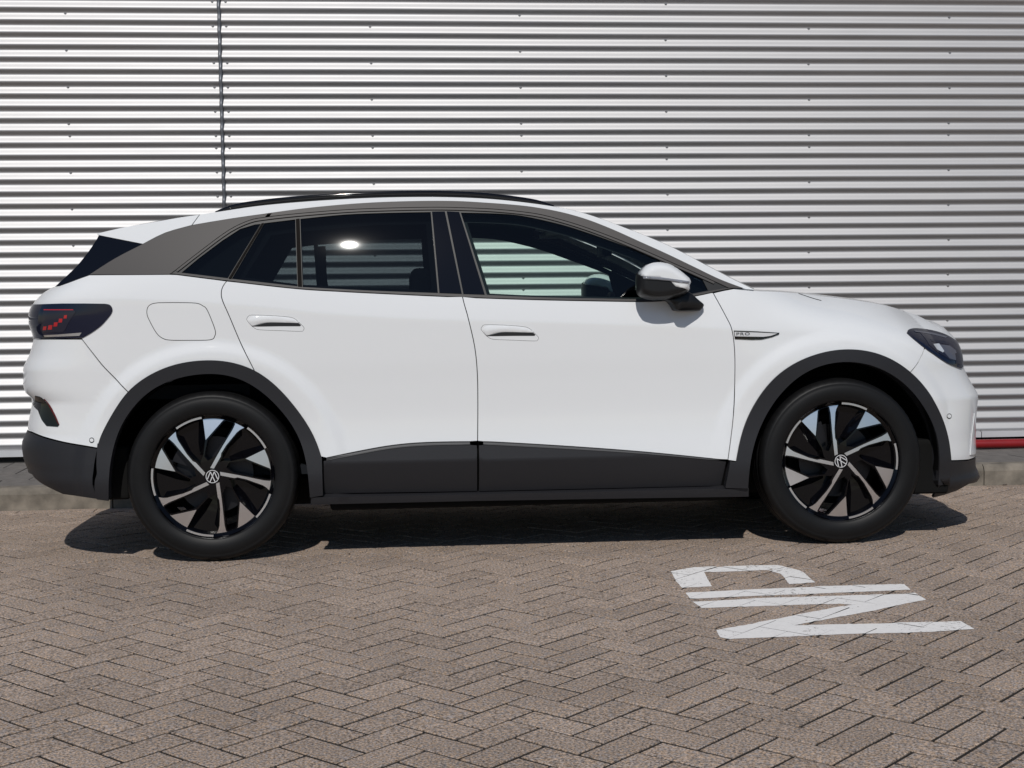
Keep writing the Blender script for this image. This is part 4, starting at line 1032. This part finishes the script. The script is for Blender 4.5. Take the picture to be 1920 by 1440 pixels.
# ---- wheels
def pol(r, a): return (r * .2650 * math.cos(rad(a)), r * .2650 * math.sin(rad(a)))
def arc(r, a0, a1, n=10): return [pol(r, a0 + (a1 - a0) * k / n) for k in range(n + 1)]
def fy(x, z): return -(.0985 - .020 * (math.hypot(x, z) / .26) ** 2)         # dished face
def flat_poly(poly, holes=(), step=.02):
    poly = densify(dedupe(poly), step); holes = [densify(dedupe(h), step) for h in holes]; pts = []; ed = []
    for lp in [poly] + holes:
        b = len(pts); pts += lp; ed += [(b + i, b + (i + 1) % len(lp)) for i in range(len(lp))]
    r = geometry.delaunay_2d_cdt([Vector(p) for p in pts], ed, [], 0, 1e-6); vv = np.array([(v.x, v.y) for v in r[0]]); F = [tuple(f) for f in r[2]]
    cen = np.array([vv[list(f)].mean(0) for f in F]); ok = inside(poly, cen[:, 0], cen[:, 1])
    for h in holes: ok &= ~inside(h, cen[:, 0], cen[:, 1])
    return vv, [f for f, k in zip(F, ok) if k]
def raised(V, F, vv, tris, front, back, rot=0.0, bevel=0.0):
    """front/back: functions (x,z)->y"""
    ca, sa = math.cos(rot), math.sin(rot); n = len(vv); b = len(V)
    for fn in (front, back):
        for p in vv: V.append((p[0] * ca - p[1] * sa, fn(p[0], p[1]), p[0] * sa + p[1] * ca))
    cnt = {}
    for f in tris:
        # outward is -y: orient
        a_, b_, c_ = vv[f[0]], vv[f[1]], vv[f[2]]; cr = (b_[0] - a_[0]) * (c_[1] - a_[1]) - (b_[1] - a_[1]) * (c_[0] - a_[0])
        g = f if cr > 0 else (f[0], f[2], f[1]); F.append(tuple(b + i for i in g)); F.append(tuple(b + n + i for i in g[::-1]))
        for i in range(3): cnt[(g[i], g[(i + 1) % 3])] = 1
    for (i, j) in cnt:
        if (j, i) not in cnt: F.append((b + j, b + i, b + n + i, b + n + j))
def zw(pts): return [((x - 1183) / 342 * .2650, (593 - y) / 342 * .2650) for x, y in pts]
blade = arc(.992, 98.2, 54.5, 14) + zw([(1340, 336), (1322, 350), (1262, 421), (1234, 464), (1231, 483), (1192, 549), (1172, 545), (1208, 482), (1246, 419), (1299, 335), (1314, 303), (1308, 294), (1290, 287), (1262, 277), (1247, 281), (1150, 388)])
slot = zw([(1250, 290), (1264, 284), (1302, 296), (1306, 302), (1290, 334), (1240, 416), (1202, 480), (1160, 505), (1140, 480), (1158, 392)])
body_ = arc(.990, 98.2, 54.5, 14) + zw([(1342, 340), (1326, 354), (1268, 424), (1242, 466), (1240, 486), (1222, 520), (1236, 556), (1130, 556), (1118, 515), (1136, 470), (1146, 392)])
facet = [(zw([(1135, 262), (1146, 392)]), [pol(.955, 103), pol(.60, 113)]), (zw([(1146, 392), (1136, 470)]), [pol(.60, 113), pol(.40, 122)]), (zw([(1342, 340), (1268, 424)]), [pol(.80, 53.5), pol(.52, 59.5)]), (zw([(1268, 424), (1240, 486)]), [pol(.52, 59.5), pol(.33, 60)])]
def dish(x, z): return -(.046 + .012 * (math.hypot(x, z) / .26))
def build_wheel():
    root_me = bpy.data.meshes.new('wheel'); V = []; F = []
    # barrel, hub and back dish with slot openings
    prof_ = [(.2665, -.100), (.2630, -.095), (.250, -.082), (.243, -.060), (.240, .02), (.240, .10), (.264, .105), (.264, .10)]
    n = 96; b = len(V)
    for k in range(n):
        t = 2 * math.pi * k / n
        for r, y in prof_: V.append((r * math.cos(t), y, r * math.sin(t)))
    m_ = len(prof_)
    for k in range(n):
        k2 = (k + 1) % n
        for i in range(m_ - 1): F.append((b + k * m_ + i, b + k * m_ + i + 1, b + k2 * m_ + i + 1, b + k2 * m_ + i))
    allslots = []
    for q in range(5):
        ca, sa = math.cos(rad(72 * q)), math.sin(rad(72 * q)); allslots.append([(x * ca - z * sa, x * sa + z * ca) for x, z in slot])
    circ = [(.249 * math.cos(2 * math.pi * k / 120), .249 * math.sin(2 * math.pi * k / 120)) for k in range(120)]
    vv, tr = flat_poly(circ, allslots, .03); raised(V, F, vv, tr, dish, lambda x, z: dish(x, z) + .012)
    vv, tr = flat_poly(body_, [slot], .02)
    for q in range(5): raised(V, F, vv, tr, lambda x, z: fy(x, z) + .0016, lambda x, z: dish(x, z) + .004, rad(72 * q))
    for q in range(5):
        ca, sa = math.cos(rad(72 * q)), math.sin(rad(72 * q))
        for (hi_, lo_) in facet:
            b0 = len(V)
            for (x, z), fn in [(p_, lambda x, z: fy(x, z) + .003) for p_ in hi_] + [(p_, dish) for p_ in lo_[::-1]]: V.append((x * ca - z * sa, fn(x, z), x * sa + z * ca))
            F.append((b0, b0 + 1, b0 + 2, b0 + 3))
    hubc = [(.044 * math.cos(2 * math.pi * k / 40), .044 * math.sin(2 * math.pi * k / 40)) for k in range(40)]
    vv, tr = flat_poly(hubc, (), .02); raised(V, F, vv, tr, lambda x, z: -.0885, lambda x, z: -.03)
    root_me.from_pydata(V, [], F); root_me.update(); root_me.materials.append(MATS['rim_black'])
    parts = []
    vv, tr = flat_poly(blade, (), .012)
    for q in range(5):
        V = []; F = []; raised(V, F, vv, tr, lambda x, z: fy(x, z) - .0008, lambda x, z: fy(x, z) + .003, rad(72 * q)); parts.append(('spoke_face', V, F, 'machined', False))
    for q in range(5):
        V = []; F = []; lip = arc(.995, 53.3, 27.0, 12) + arc(.958, 27.0, 53.3, 12); vv2, tr2 = flat_poly(lip, (), .02)
        raised(V, F, vv2, tr2, lambda x, z: -.0945, lambda x, z: -.085, rad(72 * q)); parts.append(('rim_edge', V, F, 'machined', False))
    # tyre
    tp = [(.2662, -.085), (.2682, -.102), (.2712, -.1085), (.2755, -.1112), (.282, -.1135), (.290, -.1165), (.305, -.119), (.320, -.1185), (.334, -.116), (.343, -.1125), (.345, -.1130), (.352, -.109), (.3585, -.103), (.3645, -.094), (.3675, -.080), (.3690, -.066), (.3630, -.064), (.3630, -.056), (.3700, -.054), (.3705, -.024), (.3640, -.022), (.3640, -.014), (.3705, -.012)]
    tp = tp + [(r, -y) for r, y in tp[::-1]]; n = 240; V = []; F = []; m_ = len(tp)
    for k in range(n):
        t = 2 * math.pi * k / n
        for r, y in tp:
            g = .0016 if (k % 4 == 0 and .068 < abs(y) < .1035 and r > .356) else 0
            V.append(((r - g) * math.cos(t), y, (r - g) * math.sin(t)))
    for k in range(n):
        k2 = (k + 1) % n
        for i in range(m_ - 1): F.append((k * m_ + i, k * m_ + i + 1, k2 * m_ + i + 1, k2 * m_ + i))
    parts.append(('tyre', V, F, 'rubber', True))
    V = []; F = []; sh = [(.205 * math.cos(2 * math.pi * k / 40), .205 * math.sin(2 * math.pi * k / 40)) for k in range(40)]; vvs, trs = flat_poly(sh, (), .04)
    raised(V, F, vvs, trs, lambda x, z: .030, lambda x, z: .036); parts.append(('brake_shield', V, F, 'liner', False))
    V = []; F = []                                       # brake disc
    ring = [(.168 * math.cos(2 * math.pi * k / 60), .168 * math.sin(2 * math.pi * k / 60)) for k in range(60)]; vv3, tr3 = flat_poly(ring, (), .03)
    raised(V, F, vv3, tr3, lambda x, z: -.012, lambda x, z: .012); parts.append(('brake_disc', V, F, 'steel', False))
    V = []; F = []; vv4, tr4 = flat_poly([(.19 * math.cos(rad(a)), .19 * math.sin(rad(a))) for a in range(112, 166, 6)] + [(.10 * math.cos(rad(a)), .10 * math.sin(rad(a))) for a in range(160, 112, -6)], (), .02)
    raised(V, F, vv4, tr4, lambda x, z: -.036, lambda x, z: .03); parts.append(('brake_caliper', V, F, 'steel', False))
    for q in range(5):
        V = []; F = []; cx, cz = .058 * math.cos(rad(72 * q + 33)), .058 * math.sin(rad(72 * q + 33))
        vv5, tr5 = flat_poly([(cx + .0095 * math.cos(rad(a)), cz + .0095 * math.sin(rad(a))) for a in range(0, 360, 30)], (), .03); raised(V, F, vv5, tr5, lambda x, z: -.068, lambda x, z: -.05); parts.append(('wheel_bolt', V, F, 'liner', False))
    V = []; F = []; cap2 = [(.0305 * math.cos(2 * math.pi * k / 40), .0305 * math.sin(2 * math.pi * k / 40)) for k in range(40)]; vv6, tr6 = flat_poly(cap2, (), .02)
    raised(V, F, vv6, tr6, lambda x, z: -.0985, lambda x, z: -.080); parts.append(('hub_cap', V, F, 'gloss_black', False))
    # emblem: ring with V over W (turned with the wheel)
    V = []; F = []; R0, R1 = .0285, .0258
    rg = [(R0 * math.cos(2 * math.pi * k / 48), R0 * math.sin(2 * math.pi * k / 48)) for k in range(48)]; hi = [(R1 * math.cos(2 * math.pi * k / 48), R1 * math.sin(2 * math.pi * k / 48)) for k in range(48)]
    ey = lambda x, z: -.0998
    vv7, tr7 = flat_poly(rg, [hi], .02); raised(V, F, vv7, tr7, ey, lambda x, z: -.098, math.pi)
    def stroke(a, b, wd=.0036):
        a = np.array(a) * .0258; b = np.array(b) * .0258; d = (b - a) / np.linalg.norm(b - a); nn = np.array((-d[1], d[0])) * wd / 2
        v_, t_ = flat_poly([tuple(a + nn), tuple(a - nn), tuple(b - nn), tuple(b + nn)], (), .05); raised(V, F, v_, t_, ey, lambda x, z: -.098, math.pi)
    for sx in (-1, 1):
        stroke((sx * .42, .90), (sx * .02, -.02)); stroke((sx * .84, .42), (sx * .32, -.80)); stroke((sx * .32, -.80), (sx * .0, -.06))
    parts.append(('emblem', V, F, 'emblem_silver', False))
    out = []
    for nm, V, F, m, sm_ in parts:
        me = bpy.data.meshes.new(nm); me.from_pydata(V, [], F); me.update(); me.materials.append(MATS[m])
        if sm_: me.polygons.foreach_set('use_smooth', [True] * len(me.polygons))
        out.append((nm, me))
    return root_me, out
wme, wparts = build_wheel()
for xw, rot, near in ((0, 0, 1), (2.771, 35.2, 1), (0, 20, 0), (2.771, 50, 0)):
    wh = bpy.data.objects.new('wheel', wme); COL.objects.link(wh); wh.parent = car
    wh.location = (xw, -.793 if near else .793, ZW + .0085); wh.scale = (1, 1 if near else -1, 1); wh.rotation_euler = (0, -rad(rot), 0)
    for nm, me in wparts:
        o = bpy.data.objects.new(nm, me); COL.objects.link(o); o.parent = wh
        if nm == 'brake_caliper': o.rotation_euler = (0, rad(rot), 0)

# ---- interior
def IG(px, py, y): return cplane(px, py, y)
frame_in = inset(frame_out, .004)
hin = [inset(PG(win['f'] + []), .022), inset(dedupe(PG([(440, 519), (500, 424), (553, 417), (700, 404), (806, 402), (819, 546), (690, 541), (560, 535)])), .02)]
me = panel_mesh('interior_trim', frame_in, SG, -.055, 'interior', gap=0, holes=hin, step=.04, skirt=0); place('interior_trim', me, car)
V = []; F = []
hx = np.linspace(-.55, er[-1][0] + .02, 14)
for x_ in hx:
    zt_ = float(np.interp(x_, [p[0] for p in er], [p[2] for p in er])) if x_ < er[-1][0] else float(np.interp(x_, [p[0] for p in ew], [p[2] for p in ew]))
    wq = -float(SG(x_, zt_)[1])
    for t in np.linspace(-1, 1, 9): V.append((x_, t * (wq - .01 - .03 * 0), zt_ - .035 - .045 * abs(t) ** 6))
for i in range(len(hx) - 1):
    for j in range(8): F.append((i * 9 + j, i * 9 + j + 1, (i + 1) * 9 + j + 1, (i + 1) * 9 + j))
mesh_obj('headliner', V, F, 'interior', car)
def seat(x, y, headz=1.27, wid=.25):
    bm = bmesh.new(); add_box(bm, x - .05, x + .50, y - wid, y + wid, .42, .60, .05); a0 = len(bm.verts)
    b2 = bmesh.new(); add_box(b2, -.06, .06, y - wid * .95, y + wid * .95, 0, .62, .05)
    bmesh.ops.transform(b2, matrix=Matrix.Translation((x, 0, .52)) @ Matrix.Rotation(rad(-16), 4, 'Y'), verts=b2.verts)
    t_ = bpy.data.meshes.new('t'); b2.to_mesh(t_); b2.free(); bm.from_mesh(t_); bpy.data.meshes.remove(t_)
    s = bm_obj('seat', bm, 'seat_cloth', car, smooth=True)
    b3 = bmesh.new(); hx_ = x - .21; add_box(b3, hx_ - .045, hx_ + .045, y - .13, y + .13, headz - .20, headz, .04); bm_obj('headrest', b3, 'seat_cloth', s, smooth=True)
seat(1.13, -.37); seat(1.13, .37)
seat(.22, -.38, 1.24, .24); seat(.22, .38, 1.24, .24)
bm = bmesh.new(); add_box(bm, 1.95, 2.30, -.70, .70, .72, 1.045, .05); bm_obj('dashboard', bm, 'interior', car, smooth=True)
c_ = cplane(1122, 560, .37); V = []; F = []; rg = []
for k in range(40):
    t = 2 * math.pi * k / 40; v = Matrix.Rotation(rad(24), 3, 'Y') @ Vector((0, .175 * math.cos(t), .172 * math.sin(t))); rg.append((1.70 + v.x, .37 + v.y, .985 + v.z))
rg = [(p[0] + (c_[0] - 1.70), p[1], p[2]) for p in rg]
tube(V, F, rg, .016, 8, closed=True); sw = mesh_obj('steering_wheel', V, F, 'interior', car)
bm = bmesh.new(); add_box(bm, c_[0] - .02, c_[0] + .05, .27, .47, .93, 1.03, .02); bm_obj('steering_hub', bm, 'interior', sw, smooth=True)
q = cplane(1131, 468, -.02); bm = bmesh.new(); add_box(bm, q[0] - .018, q[0] + .03, -.13, .11, q[2] - .035, q[2] + .035, .015); bm_obj('rear_view_mirror', bm, 'interior', car, smooth=True)
q = cplane(1040, 440, -.40); bm = bmesh.new(); add_box(bm, q[0] - .06, q[0] + .08, -.55, -.25, q[2] - .012, q[2] + .012, .01); bm_obj('sun_visor', bm, 'visor_grey', car, smooth=True)
V = []; F = []; tube(V, F, [tuple(cplane(603, 462, .60)), tuple(cplane(606, 520, .60)), tuple(cplane(612, 565, .58))], .022, 6); mesh_obj('seat_belt', V, F, 'seat_cloth', car)
bm = bmesh.new(); add_box(bm, -.75, 2.1, -.78, .78, .36, .40); add_box(bm, -.78, .15, -.70, .70, .70, .76); bm_obj('cabin_floor', bm, 'interior', car)
